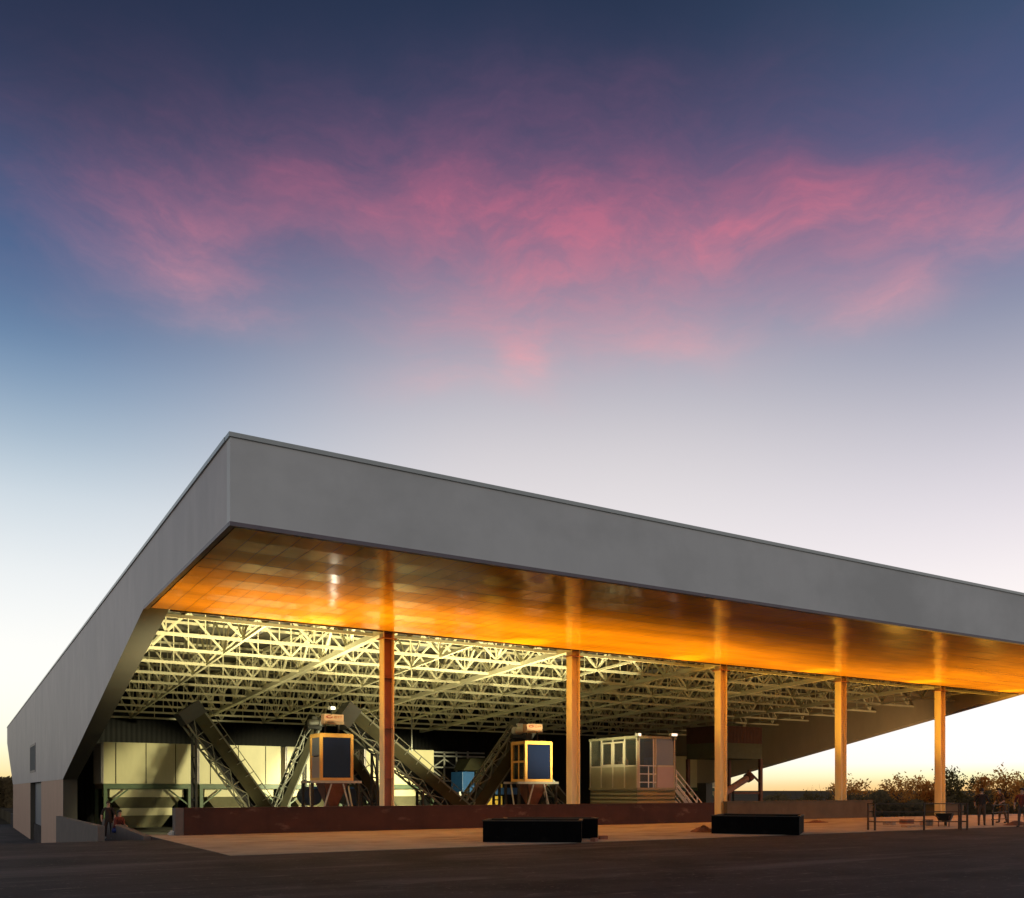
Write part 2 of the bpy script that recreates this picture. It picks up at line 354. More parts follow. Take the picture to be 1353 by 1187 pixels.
for f in g.f:
    cx_ = sum(g.v[i][0] for i in f) / 4; cy_ = sum(g.v[i][1] for i in f) / 4
    q = fld if (cx_ > 62 and cy_ > 12) or cx_ > 110 or cy_ > 140 or cx_ < -140 else yard
    q.f.append(f); q.m.append(0)
struct(yard.build('asphalt_yard', M['asphalt'])); struct(fld.build('field', mat('dry_grass_field', (.10, .085, .06), 1, 0, .3, .08, spec=0)))
# concrete slab under the canopy, open-jointed
g = MB()
g.box(0, 62, -.02, 12.45, -.3, .012)
struct(g.build('concrete_slab', M['slab']))
g = MB(); g.box(-1.4, 60, 12.6, 26.9, -1.5, -1.25); g.box(-.02, 60, 26.904, 44.4, -1.5, -1.25); g.box(.95, 59, 44.4, 110, -1.5, -1.25)
struct(g.build('hall_floor', M['hallfloor']))
# far ground and the wooded rise to the left of the hall
random.seed(3)
g = MB()
hx = [-420 + 14 * i for i in range(32)]; hy = [150 + 16 * j for j in range(18)]
for j, y in enumerate(hy):
    for i, x in enumerate(hx):
        e = math.sin(math.pi * min(1, j / 12)) if j < 6 else 1.
        g.v.append((x, y, -4 + (7 + 5 * e + 1.3 * math.sin(x * .05) + random.random() * .9) * min(1, j / 5) * min(1, (31 - i) / 4)))
for j in range(17):
    for i in range(31): g.f.append((j * 32 + i, j * 32 + i + 1, (j + 1) * 32 + i + 1, (j + 1) * 32 + i)); g.m.append(0)
hillm = mat('wooded_slope', (.055, .045, .022), .95, 0, .5, .25, bump=1., detail=12, bscale=1.2)
struct(g.build('hill', hillm, smooth=True))

# ------------------------------------------------------------------ the hall
hall = thing('warehouse', 'long low grey hall with an overhanging canopy lit orange underneath', 'building')
# fascia
g = MB(); g.box(.0, LEN, .0, .35, ZS + .02, ZT - .12); g.build('fascia', M['clad'], hall)
g = MB(); g.box(-.04, LEN + .04, -.05, .4, ZT - .118, ZT); g.box(-.05, .4, .41, VE, ZT - .118, ZT); g.box(LEN - .4, LEN + .05, .41, VE, ZT - .118, ZT)
pieces(g, 'coping', M['coping'], hall)
g = MB(); g.box(-.02, LEN + .02, -.025, .12, ZS - .05, ZS + .06); g.box(-.025, .12, .125, VS, ZS - .05, ZS + .06); g.build('bottom_trim', M['trim'], hall)
# side walls
wall_poly = [(.352, ZS + .062), (VS, ZS + .062), (VK, ZK), (112, ZK), (VE, ZS), (VE, ZT - .12), (.352, ZT - .12)]
low = [(44.68, 64.0), (78.0, 112)]
def sidewall(x0, x1, outer, inner, name):
    g = MB(); g.prism(wall_poly, x0, x1, 0)
    for i, f in enumerate(g.f):
        pass
    o = g.build(name, [outer, inner], hall)
    for p in o.data.polygons:
        inward = p.normal.x > .5 if x0 < 10 else p.normal.x < -.5
        if inward or abs(p.normal.x) < .5: p.material_index = 1
    return o
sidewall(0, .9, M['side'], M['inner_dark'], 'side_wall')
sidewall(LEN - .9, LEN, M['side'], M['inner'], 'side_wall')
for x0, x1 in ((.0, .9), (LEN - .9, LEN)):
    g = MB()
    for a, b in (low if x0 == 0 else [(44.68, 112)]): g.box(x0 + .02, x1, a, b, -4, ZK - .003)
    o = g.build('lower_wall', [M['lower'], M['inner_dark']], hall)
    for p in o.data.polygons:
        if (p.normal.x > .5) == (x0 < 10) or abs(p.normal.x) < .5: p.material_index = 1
a = P(40, 1033, 60).x
d0 = [v for v in (64.0, 78.0)]
g = MB(); g.box(.45, .55, d0[0] - .0, d0[1] + .0, -4, ZK - .02); dr = g.build('door', mat('blue_grey_door', (.17, .18, .21), .5, .2, .1, 2), hall)
g = MB(); g.box(.38, .45, 70.9, 71.1, -2.3, -2.1); g.build('handle', M['dark'], dr)
g = MB()
for a, b, c, d in ((70.3, 70.6, 3.4, 6.1), (77.6, 77.9, 3.4, 6.1), (70.6, 77.6, 3.4, 3.6), (70.6, 77.6, 5.9, 6.1)): g.box(-.03, .1, a, b, c, d)
wf = g.build('window', M['trim'], hall)
g = MB(); g.box(-.01, .05, 70.6, 77.6, 3.6, 5.9); g.build('pane', mat('dark_window', (.10, .11, .125), .7, 0, .1, 1, spec=.1), wf)
# roof deck
g = MB(); g.box(.9, LEN - .9, .35, VE, ZT - .55, ZT - .2); g.build('roof_deck', M['deck'], hall)
g = MB(); g.box(.92, LEN - .92, VS - .06, VS, ZS - .035, ZS + .10); g.build('soffit_edge', M['trim'], hall)
# soffit of separate glossy panels, each hung a hair out of true
random.seed(11)
g = MB(); nv = 10; dv = (VS - .3) / nv; nu = 98; du = (LEN - .4) / nu
for j in range(nv):
    bt = (.010 if j % 2 else -.010) + random.uniform(-.004, .004)
    for i in range(nu):
        x0 = .2 + i * du + .008; x1 = x0 + du - .016; y0 = .14 + j * dv + .011; y1 = y0 + dv - .022
        tx, ty = random.gauss(0, .0008), bt + random.gauss(0, .0012)
        z = ZS + random.uniform(-.001, .001)
        g.quad([(x0, y0, z - tx - ty), (x0, y1, z - tx + ty), (x1, y1, z + tx + ty), (x1, y0, z + tx - ty)])
so = g.build('soffit', M['soffit'], hall)
for p in so.data.polygons:
    if p.normal.z > 0: p.flip()
g = MB(); g.box(.12, LEN - .1, .12, VS - .13, ZS + .03, ZS + .06); g.build('soffit_backing', mat('brown_backing', (.05, .02, .005), .7, 0, .1, 2), hall)
# columns
def hcol(t, z0, name='column'):
    g = MB(); q = .23
    for sx_ in (-1, 1): g.box(t + sx_ * .23 - .022, t + sx_ * .23 + .022, VS - q + .12, VS + q + .12, z0, ZS + (.0 if True else 0))
    o = g.build(name, M['column'], hall)
    g = MB(); g.box(t - .207, t + .207, VS + .105, VS + .135, z0, ZS - .02)
    for z in (2.2, 4.4, 6.6): g.box(t - .206, t + .206, VS - .08, VS + .1, z, z + .02) if t < 15 else None
    g.build('web', M['column_web'] if t < 15 else M['column'], o)  # first web's shade put into a darker red; the lit webs keep column paint
    g = MB(); g.box(t - .36, t + .36, VS - .2, VS + .44, ZS - .32, ZS - .29); g.build('cap_plate', M['column_web'], o)
    return o
for t in (10, 20, 30, 40, 50): hcol(t, -1.25 if t < 30 else .012)
# roof steel: five deep main trusses down the hall, lattice girders across
def zb(v): return ZS - (v - VS) * .043
ZC = ZT - .62
V0, V1 = VS + 1.35, 50.
gv = [V0 + 3.5 * i for i in range(11)]
for t in (10, 20, 30, 40, 50):
    g = MB()
    g.bar((t, VS, zb(VS) + .1), (t, V1 + 1, zb(V1 + 1) + .1), .30, .24); g.bar((t, VS + .1, ZC - .1), (t, V1, ZC - .1), .2)
    for i in range(len(gv) - 1):
        a, b = gv[i], gv[i + 1]; m = (a + b) / 2
        g.bar((t, a, zb(a) + .2), (t, m, ZC - .18), .13); g.bar((t, m, ZC - .18), (t, b, zb(b) + .2), .13)
    g.build('main_truss', M['cream'], hall)
NP = 6; pan = 10 / NP
for i, v in enumerate(gv):
    g = MB(); zl = zb(v) + .02
    g.bar((.95, v, zl + .09), (LEN - .95, v, zl + .09), .12, .14); g.bar((.95, v, ZC - .09), (LEN - .95, v, ZC - .09), .11, .13)
    for q in range(1, 6 * NP):
        x = q * pan
        g.bar((x, v, zl + .17), (x, v, ZC - .16), .052)
    for q in range(0, 6 * NP):
        a, b = q * pan, (q + 1) * pan
        a = max(a, 1.0); b = min(b, LEN - 1.0)
        if q % 2 == 0: g.bar((a, v + .02, ZC - .16), (b, v + .02, zl + .16), .10)
        else: g.bar((a, v + .02, zl + .16), (b, v + .02, ZC - .16), .10)
    g.build('lattice_girder', M['cream'], hall)
for t in (5, 15, 25, 35, 45, 55):
    g = MB()
    g.bar((t, V0, zb(V0) + .1), (t, V1 - .5, zb(V1 - .5) + .1), .13, .12)
    for i in range(len(gv) - 1):
        a, b = gv[i], gv[i + 1]; m = (a + b) / 2
        g.bar((t, a, zb(a) + .15), (t, m, ZC - .1), .085); g.bar((t, m, ZC - .1), (t, b, zb(b) + .15), .085)
    g.build('tie_truss', M['cream'], hall)
skl = mat('roof_light_sheet', (.5, .5, .52), .4, 0, .1, 1)
for t in (7.2, 17.5, 27.5, 37, 46):
    for v in (23.5, 33.):
        g = MB(); g.box(t, t + 1.1, v, v + 5, ZT - .60, ZT - .552); g.build('roof_light', skl, hall)
# near-black sheet added in place of the hall's unlit depth
g = MB(); g.box(.9, LEN - .9, 58, 58.3, -1.25, ZT - .56); g.build('dark_depth_screen', M['back'], hall)
g = MB(); p = P(544, 932, 40.); g.tube((p.x, 40., zb(40.)), (p.x, 40., P(544, 993, 40.).z), .05); g.build('drop_pipe', M['steel'], hall)

# ------------------------------------------------------------------ walls at the dock
g = MB(); a = P(228, 1105, 11.4); b = P(243, 1105, 11.4)
x1 = P(944, 1080, 11.4).x
g.box(b.x, x1, 11.4, 11.75, .0, 1.0); g.box(b.x - .0, x1, 11.38, 11.77, 1.002, 1.04)
o = g.build('dock_wall', M['dock'])
tag(o, 'long red-brown wall along the back of the lit concrete slab', 'wall')
g = MB(); g.box(b.x - .30, b.x - .003, 11.42, 11.95, -.0, 1.03); g.build('end_pier', M['concrete'], o)
g = MB(); xa = P(961, 1075, 12.3).x; xb = P(1153, 1075, 12.3).x
g.box(xa, xb, 12.3, 12.6, -.0, 1.03); g.box(xa - .02, xb + .02, 12.27, 12.63, 1.033, 1.09)
tag(g.build('concrete_wall', M['dockgrey']), 'bare grey-brown concrete wall to the right of the black box, below open sky', 'wall')
# parapets of the ramp on the left
g = MB(); g.prism([(10.9, -.2), (10.9, .44), (27, .40), (27, -3.6)], -1.85, -1.62)
tag(g.build('ramp_parapet', M['concrete']), 'low grey concrete parapet running back to the beige wall base', 'wall')
g = MB(); g.prism([(11.2, -.2), (11.2, .03), (22.5, .33), (22.5, -1.4)], -.28, -.03)
tag(g.build('ramp_kerb', M['concrete']), 'low concrete kerb rising back from the slab corner beside the ramp', 'kerb')
g = MB(); q = P(206, 1102, 12.9)
for i in range(3): g.box(.75 + .05 * i, 1.95 - .03 * i, 11.75 - .06, 12.35 + .02 * i, .012 + .055 * i, .06 + .055 * i)
tag(g.build('board_stack', M['board']), 'small stack of pale boards by the left end of the red-brown wall', 'boards')

# ------------------------------------------------------------------ black boxes on the slab
def steel_box(label, A, B, d=2.9):
    A, B = Vector((A.x, A.y, 0)), Vector((B.x, B.y, 0)); wd = (B - A).length; a = math.atan2(B.y - A.y, B.x - A.x)
    t = thing('steel_box', label, 'box', (A.x, A.y, .012), a, 'black steel boxes on the slab')
    h, k_ = .68, .06
    g = MB(); g.box(0, wd, 0, k_, 0, h); g.box(0, wd, d - k_, d, 0, h); g.box(0, k_, k_, d - k_, 0, h); g.box(wd - k_, wd, k_, d - k_, 0, h)
    g.box(k_, wd - k_, k_, d - k_, 0, .05)
    g.build('shell', M['black'], t)
    g = MB(); g.box(-.03, wd + .03, -.03, .09, h, h + .035); g.box(-.03, wd + .03, d - .09, d + .03, h, h + .035)
    g.box(-.03, .09, .09, d - .09, h, h + .035); g.box(wd - .09, wd + .03, .09, d - .09, h, h + .035)
    g.build('rim', M['dark'], t)
    g = MB()
    for i in range(1, 6): g.box(wd * i / 6 - .025, wd * i / 6 + .025, -.02, -.001, 0, h)
    pieces(g, 'rib', M['black'], t)
    return t
steel_box('nearest black open-topped steel box, in front of the red-brown wall', G(638, 1113.3), G(768, 1114), 1.9)
steel_box('black open-topped steel box tucked behind the nearest black one and showing at its right', G(668, 1108.9), G(790, 1108.6), 1.25)
steel_box('black open-topped steel box at the foot of the third orange column', G(940, 1102), G(1056, 1104))
random.seed(5)
def lump(name, label, cat, c, rx, ry, h, m, n=16):
    g = MB(); rings = 6
    g.v.append((0, 0, h))
    for j in range(1, rings + 1):
        q = j / rings
        for i in range(n):
            a = 2 * math.pi * i / n; rr = q * (1 + random.uniform(-.14, .14))
            g.v.append((rx * rr * math.cos(a), ry * rr * math.sin(a), max(0, h * (1 - q) ** .8 * random.uniform(.7, 1.15)) if j < rings else -.01))
    for i in range(n): g.f.append((0, 1 + i, 1 + (i + 1) % n))
    for j in range(rings - 1):
        for i in range(n):
            a, b = 1 + j * n + i, 1 + j * n + (i + 1) % n; g.f.append((a, a + n, b + n, b))
    g.m = [0] * len(g.f)
    return tag(g.build(name, m, loc=c), label, cat)
lump('rubble_heap', 'small heap of red-brown rubble against the left side of the farther black box', 'rubble', G(929, 1099.5, .012), .55, .5, .28, M['soil'])
def brick(label, c, rz, s=(.25, .13, .09), m=None, grp=None, tilt=0):
    g = MB(); g.box(-s[0] / 2, s[0] / 2, -s[1] / 2, s[1] / 2, 0, s[2])
    o = g.build('brick', m or M['brick'], bevel=.008, loc=c); o.rotation_euler = (tilt, 0, rz); return tag(o, label, 'brick', grp)
brick('loose red brick beside the nearer black box, closer to the yard edge', G(785, 1112.2, .012), .6, (.3, .16, .12), grp='loose bricks by the nearer black box')
brick('loose red brick beside the nearer black box, farther back on the slab', G(797, 1109, .012), -.3, (.3, .16, .12), grp='loose bricks by the nearer black box')

# ------------------------------------------------------------------ storage bins
def storage_bin(x0, x1, v, label, zt, zbm, seams, depth=5., group='storage bins on green steel legs along the back of the hall'):
    t = thing('storage_bin', label, 'storage bin', ((x0 + x1) / 2, v + depth / 2, -1.25), 0, group)
    ox, oy, oz = t.location
    def B(g, name, m, par=t):
        g.v = [(a - ox, b - oy, c - oz) for a, b, c in g.v] if par is t else [(a - ox, b - oy, c - oz) for a, b, c in g.v]
        return g.build(name, m, par)
    def BP(g, name, m):
        g.v = [(a - ox, b - oy, c - oz) for a, b, c in g.v]; pieces(g, name, m, t)
    g = MB(); g.box(x0, x1, v, v + depth, zbm + .02, zt); bod = B(g, 'body', M['bin'])
    g = MB()
    for s_ in seams: g.box(x0 + s_ - .03, x0 + s_ + .03, v - .012, v - .002, zbm + .03, zt - .02)
    BP(g, 'seam', M['olive'])
    g = MB(); g.box(x0 - .05, x0 - .002, v + .02, v + depth - .02, zbm + .02, zt)
    for i in range(8): g.box(x0 - .14, x0 - .052, v + .1 + i * .62, v + .22 + i * .62, zbm + .05, zt - .02)
    B(g, 'end_wall', M['binribs'])
    g = MB()
    g.box(x0 - .02, x1 + .02, v - .1, v + .2, zbm - .34, zbm); g.box(x0 - .02, x1 + .02, v + depth - .2, v + depth + .1, zbm - .34, zbm)
    BP(g, 'beam', M['green'])
    g = MB(); g.box(x0 - .02, x0 + .2, v + .205, v + depth - .205, zbm - .34, zbm); g.box(x1 - .2, x1 + .02, v + .205, v + depth - .205, zbm - .34, zbm)
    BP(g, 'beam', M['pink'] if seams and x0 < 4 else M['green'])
    for x in (x0 + .12, x1 - .12):
        for y in (v + .08, v + depth - .08):
            g = MB(); g.box(x - .12, x + .12, y - .12, y + .12, -1.25, zbm - .342); B(g, 'leg', M['green'])
    g = MB()
    for y in (v + .08,):
        g.bar((x0 + .25, y, zbm - 1.5), (x0 + 1.6, y, zbm - .4), .1); g.bar((x1 - .25, y, zbm - 1.5), (x1 - 1.6, y, zbm - .4), .1)
        g.bar((x0 + .2, y + .02, zbm - 1.0), (x0 + .9, y + 2.2, zbm - 1.9), .09)
    BP(g, 'brace', M['green'])
    def fr(z0, z1, i0, i1, name, m):
        g = MB(); a = [(x0 + i0, v + i0 * .6 + .2), (x1 - i0, v + i0 * .6 + .2), (x1 - i0, v + depth - i0 * .6 - .2), (x0 + i0, v + depth - i0 * .6 - .2)]
        b = [(x0 + i1, v + i1 * .6 + .2), (x1 - i1, v + i1 * .6 + .2), (x1 - i1, v + depth - i1 * .6 - .2), (x0 + i1, v + depth - i1 * .6 - .2)]
        g.hexa([(p, q, z0) for p, q in a], [(p, q, z1) for p, q in b]); B(g, name, m)
    fr(zbm - .95, zbm - .36, .45, .45, 'collar', M['bin']); fr(zbm - 1.75, zbm - .953, 1.25, .55, 'hopper', M['hoppersheet'])
    fr(zbm - 2.3, zbm - 1.753, 1.2, 1.2, 'collar', M['bin']); fr(zbm - 3.2, zbm - 2.303, 1.9, 1.3, 'hopper', M['hoppersheet'])
    return t
VB = 46.
def bx(px): return P(px, 1000, VB).x
zt, zm = P(137, 980.5, VB).z, P(137, 1036, VB).z
edges = [(137, 253, (153, 193, 232)), (264, 371, (278, 315, 351)), (380, 452, (392, 425)), (484, 573, (500, 540))]
lab = ['cream storage bin on green legs beside the beige wall, farthest left, full hopper in view',
       'cream storage bin behind the steep olive conveyor farthest left',
       'cream storage bin partly hidden behind the cabin with the sky-pink side panel',
       'cream storage bin behind the first tall column, last pale one of the row']
for (a, b, ss), l in zip(edges, lab): storage_bin(bx(a), bx(b), VB, l, zt, zm, [bx(s_) - bx(a) for s_ in ss])
storage_bin(bx(893), bx(952), VB, 'dim greenish storage bin to the right of the booth stairs', P(920, 1000, VB).z, P(920, 1041, VB).z, [1.5, 3.2])
# elevated hopper at right with brown upper sides
VH = 32.
h0, h1 = P(950, 1000, VH).x, P(1007, 1000, VH).x
t = thing('raised_hopper', 'dark brown raised hopper on steel posts against the sloping right wall', 'hopper', (0, 0, 0))
g = MB(); g.box(h0, h1, VH, VH + 4, P(1000, 983, VH).z, P(1000, 961, VH).z); g.build('upper_body', ribs(mat('brown_ribbed_sheet', (.10, .035, .02), .7, 0, .2, 2), 0, .4, .6), t)
g = MB(); g.box(h0, h1 - .02, VH + .03, VH + 3.97, P(1000, 1003, VH).z, P(1000, 983, VH).z - .003); g.build('lower_body', M['hoppersheet'], t)
for x in (h0 + .1, h1 - .1):
    for y in (VH + .1, VH + 3.9):
        g = MB(); g.box(x - .14, x + .14, y - .14, y + .14, -1.25, P(1000, 1003, VH).z - .003); g.build('leg', M['rust'], t)
g = MB(); z = P(1000, 1047.5, VH).z; g.box(h0, h1, VH + .06, VH + .14, z - .12, z + .06); g.bar((h1 - .1, VH + .1, P(0, 1029, VH).z + 0), (h1 - 1.6, VH + .1, P(0, 1003, VH).z), .14); pieces(g, 'brace', M['rust'], t)
g = MB(); a = P(955, 1049, 26.); b = P(988, 1028, 26.); g.tube(a, b, .26, n=16)
o = g.build('chute_pipe', mat('pale_rust_pipe', (.45, .24, .17), .6, .1, .2, 3), smooth=False); tag(o, 'pale inclined chute pipe with a flanged end sticking out against the bright sky', 'pipe')
d = (b - a).normalized(); g = MB(); g.tube(b - d * .1, b + d * .34, .36, n=16); g.build('flange', M['rust'], o)
g = MB(); q = a + d * 1.2; g.tube((q.x, q.y, -1.25), (q.x, q.y, q.z - .2), .08); g.build('prop', M['dark'], o)

# ------------------------------------------------------------------ conveyors
def conveyor(label, p0, p1, wd=.95, ht=.85, drive=True, legs=(.55,), side=None, ticks=True, flip=False):
    p0, p1 = Vector(p0), Vector(p1); d = (p1 - p0); ln = d.length; d.normalize()
    n = Vector((-d.y, d.x, 0)).normalized()
    if n.y > 0: n = -n                      # towards the front
    up = d.cross(n); up = up if up.z > 0 else -up
    base = Vector((p0.x, p0.y, -1.25))
    t = thing('conveyor', label, 'conveyor', base, 0, 'inclined conveyors inside the hall')
    def q(s, a, b): return p0 + d * s + n * a + up * b - base
    h = ht / 2; k_ = wd / 2
    def slab(a0, a1, b0, b1, s0=0, s1=ln):
        g.hexa([q(s0, a0, b0), q(s0, a1, b0), q(s0, a1, b1), q(s0, a0, b1)], [q(s1, a0, b0), q(s1, a1, b0), q(s1, a1, b1), q(s1, a0, b1)])
    for a in (k_, -k_):
        g = MB(); slab(a - .025, a + .025, *((-h, .12) if flip else (-.12, h))); g.build('side_panel', side or M['olive'], t)
    g = MB(); m = int(ln / .8)
    for b in (-h - .05, h + .05):
        for a in (k_ - .02, -k_ + .02): slab(a - .045, a + .045, b - .048, b + .048)
        for i in range(m):
            s0, s1 = i * ln / m, (i + 1) * ln / m
            g.bar(q(s0, k_, b), q(s0, -k_, b), .06); 
            if i % 2: g.bar(q(s0, k_, b), q(s1, -k_, b), .05)
            else: g.bar(q(s0, -k_, b), q(s1, k_, b), .05)
    z0_, z1_ = (.14, h + .02) if flip else (-h - .02, -.14)
    for a in (k_ + .02, -k_ - .02):
        for i in range(m):
            s0, s1 = i * ln / m, (i + 1) * ln / m
            g.bar(q(s0, a, z0_ if i % 2 else z1_), q(s1, a, z1_ if i % 2 else z0_), .05); g.bar(q(s0, a, z0_), q(s0, a, z1_), .05)
    g.build('frame', M['convsteel'], t)
    g = MB(); slab(-k_ + .08, k_ - .08, -.06, .0, .1, ln - .1); slab(-k_ + .08, k_ - .08, -.3, -.26, .1, ln - .1); g.build('belt', M['rubber'], t)
    if ticks:
        g = MB()
        for i in range(m + 1):
            s0 = i * ln / m
            g.bar(q(s0, k_ + .05, h * .6), q(s0, k_ + .05, h + .34), .045)
        g.bar(q(0, k_ + .05, h + .34), q(ln, k_ + .05, h + .34), .035)
        g.build('guard_rail', M['convsteel'], t)
    if drive:
        g = MB(); slab(-k_ - .12, k_ + .12, -h - .12, h + .12, ln - .02, ln + .75); g.build('head_box', M['dark'], t)
    for f in legs:
        for a in (k_ - .1, -k_ + .1):
            g = MB(); e = q(ln * f, a, -h - .1); g.bar(e, (e.x, e.y, 0), .12); g.build('support_leg', M['dark'], t)
        e0, e1 = q(ln * f, k_ - .1, -h - .1), q(ln * f, -k_ + .1, -h - .1)
        g = MB()
        for i in range(int(e0.z / 1.2)):
            g.bar((e0.x, e0.y, i * 1.2), (e1.x, e1.y, i * 1.2 + 1.2), .06); g.bar((e0.x, e0.y, i * 1.2 + 1.2), (e1.x, e1.y, i * 1.2 + 1.2), .06)
        if g.f: g.build('leg_brace', M['dark'], t)
    return t
conveyor('steep olive conveyor rising left to a black tower, farthest left in the hall', P(348, 1078, 29), P(256, 950, 29), 1.25, 1.1, legs=(.86,))
conveyor('steel conveyor rising right towards the cabin with the sky-pink side panel', P(366, 1074, 36), P(413, 962, 36), .7, .7, flip=True, legs=(.6,))
conveyor('long olive conveyor running down right from above the first cabin, crossing behind the first column', P(612, 1076, 20.2), P(464, 952, 20.2), .9, .95, legs=(.35, .75))
conveyor('short olive conveyor descending right just behind the legs of the first cabin', P(508, 1076, 21.6), P(458, 1002, 21.6), .8, .7, drive=False, legs=(.5,))
conveyor('pale steel conveyor rising right to the head beside the second cabin', P(614, 1076, 20.6), P(684, 972, 20.6), .85, 1.05, flip=True, legs=(.45,))
conveyor('low conveyor descending right behind the second cabin, partly hidden by the second column', P(760, 1082, 25), P(722, 1036, 25), .8, .6, drive=False, legs=(.5,), ticks=False)
def motor(label, px, py, v):
    c = P(px, py, v); t = thing('drive_motor', label, 'motor', c, 0, 'drive motors at the conveyor heads')
    g = MB(); g.tube((-.35, 0, 0), (.3, 0, .05), .22, n=14); g.build('housing', M['steel'], t)
    g = MB(); g.tube((.3, 0, .05), (.45, 0, .06), .3, n=14); g.tube((-.42, 0, 0), (-.35, 0, 0), .18, n=14); g.build('end_bell', M['steel'], t)
    g = MB(); g.box(-.12, .2, -.1, .12, .2, .42); g.build('terminal_box', M['steel'], t)
    g = MB(); g.box(-.5, .5, -.15, .5, -.42, -.22); g.bar((-.3, .3, -.4), (-.5, .5, -1.0), .1); g.bar((.3, .3, -.4), (.1, .5, -1.0), .1); g.build('bracket', M['dark'], t)
motor('grey drive motor at the conveyor head beside the sign box with the red oval', 415, 955, 35.2)
motor('grey drive motor at the conveyor head beside the sign box over the barred cabin', 686, 966, 20.)

# ------------------------------------------------------------------ sorting cabins
def cabin(label, px0, px1, py0, py1, v, clear_side, group='glazed cabins on steel legs'):
    A = P(px0, py0, v); B = P(px1, py0, v); z1 = A.z; z0 = P(px0, py1, v).z
    a = B.x - A.x; b = 1.5; h = z1 - z0
    t = thing('cabin', label, 'cabin', (A.x, A.y, -1.25), 0, group); o = z0 + 1.25
    w_ = .14
    g = MB()
    for x in (0, a - w_):
        for y in (0, b - w_): g.box(x, x + w_, y, y + w_, o, o + h)
    for z in (o, o + h - w_):
        for y in (.002, b - w_ - .002): g.box(w_, a - w_, y, y + w_ - .004, z, z + w_)
        for x in (.002, a - w_ + .002): g.box(x, x + w_ - .004, w_, b - w_, z, z + w_)
    g.build('frame', M['yellow'], t)
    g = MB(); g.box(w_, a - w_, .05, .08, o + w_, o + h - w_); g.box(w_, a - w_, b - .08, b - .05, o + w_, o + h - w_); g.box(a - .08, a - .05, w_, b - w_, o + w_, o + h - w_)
    pieces(g, 'blue_pane', M['bluepane'], t)
    if clear_side:
        g = MB(); g.box(.05, .06, w_, b - w_, o + w_, o + h - w_); g.build('clear_pane', M['glass'], t)
        g = MB(); g.box(.03, .09, b / 2 - .04, b / 2 + .04, o + w_, o + h - w_); g.box(.03, .09, w_, b / 2 - .04, o + h * .48, o + h * .53); g.box(.03, .09, b / 2 + .04, b - w_, o + h * .48, o + h * .53); pieces(g, 'glazing_bar', M['yellow'], t)
    else:
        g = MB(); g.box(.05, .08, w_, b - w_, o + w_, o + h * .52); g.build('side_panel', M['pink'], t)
        g = MB(); g.box(.05, .075, w_, b - w_, o + h * .54, o + h - w_); g.build('side_pane', M['palepane'], t)
    g = MB(); g.box(.02, a - .02, .02, b - .02, o + .02, o + .09); g.build('floor', M['rust'], t)
    g = MB(); g.box(.02, a - .02, .02, b - .02, o + h + .002, o + h + .05); g.build('roof', M['yellow'], t)
    # steel stage and chute below
    for x, y in ((-.35, .1), (a + .3, .1), (-.35, b), (a + .3, b)):
        g = MB(); g.box(x - .06, x + .06, y - .06, y + .06, 0, o - .122); g.build('leg', M['dark'], t)
    g = MB()
    for y in (.1, b): g.bar((-.45, y, o - .06), (a + .45, y, o - .06), .12)
    g.bar((-.35, .1, .3), (.6, .1, o - .15), .07); g.bar((a + .3, .1, .3), (a - .5, .1, o - .15), .07); g.bar((a + .3, .2, .6), (a + .3, b, o - .2), .07); g.bar((-.35, .1, .3), (.0, b, o - .15), .07)
    g.bar((-.35, .1, 2.1), (a + .3, .1, 2.1), .08)
    g.build('stage', M['steel'], t)
    g = MB(); m = a / 2
    g.hexa([(m - .22, .5, o - 1.25), (m + .22, .5, o - 1.25), (m + .22, 1., o - 1.25), (m - .22, 1., o - 1.25)], [(.25, .1, o - .125), (a - .25, .1, o - .125), (a - .25, b - .1, o - .125), (.25, b - .1, o - .125)])
    g.build('hopper', M['rust'], t)
    g = MB(); g.hexa([(m + .0, -.2, o - 1.95), (m + .5, -.2, o - 1.95), (m + .5, .3, o - 1.95), (m + .0, .3, o - 1.95)], [(m - .2, .4, o - 1.252), (m + .25, .4, o - 1.252), (m + .25, .95, o - 1.252), (m - .2, .95, o - 1.252)])
    g.build('chute', M['sign'], t)
    for q0 in (.3, a - .35):
        g = MB(); pts = [Vector((q0 + .1 * math.sin(i), .2 + .12 * math.sin(i * .9), o - .12 - i * .36 )) for i in range(8)]
        for i in range(7): g.tube(pts[i], pts[i + 1], .04, n=6)
        g.build('hose', M['rubber'], t)
    g = MB(); g.box(a * .2, a * .8, b * .55, b * .8, o + .12, o + .85); g.box(a * .35, a * .6, b * .6, b * .7, o + .852, o + 1.15); g.build('console', M['dark'], t)
    return t, A, a, b, z1
VC = 18.
c1 = cabin('glazed cabin with dark blue panes and a sky-pink side panel, raised on steel legs', 423, 467, 970, 1031.5, VC, False)
c2 = cabin('glazed cabin with dark blue front and clear barred side window, beside the second column', 694, 730, 980, 1033, VC, True)
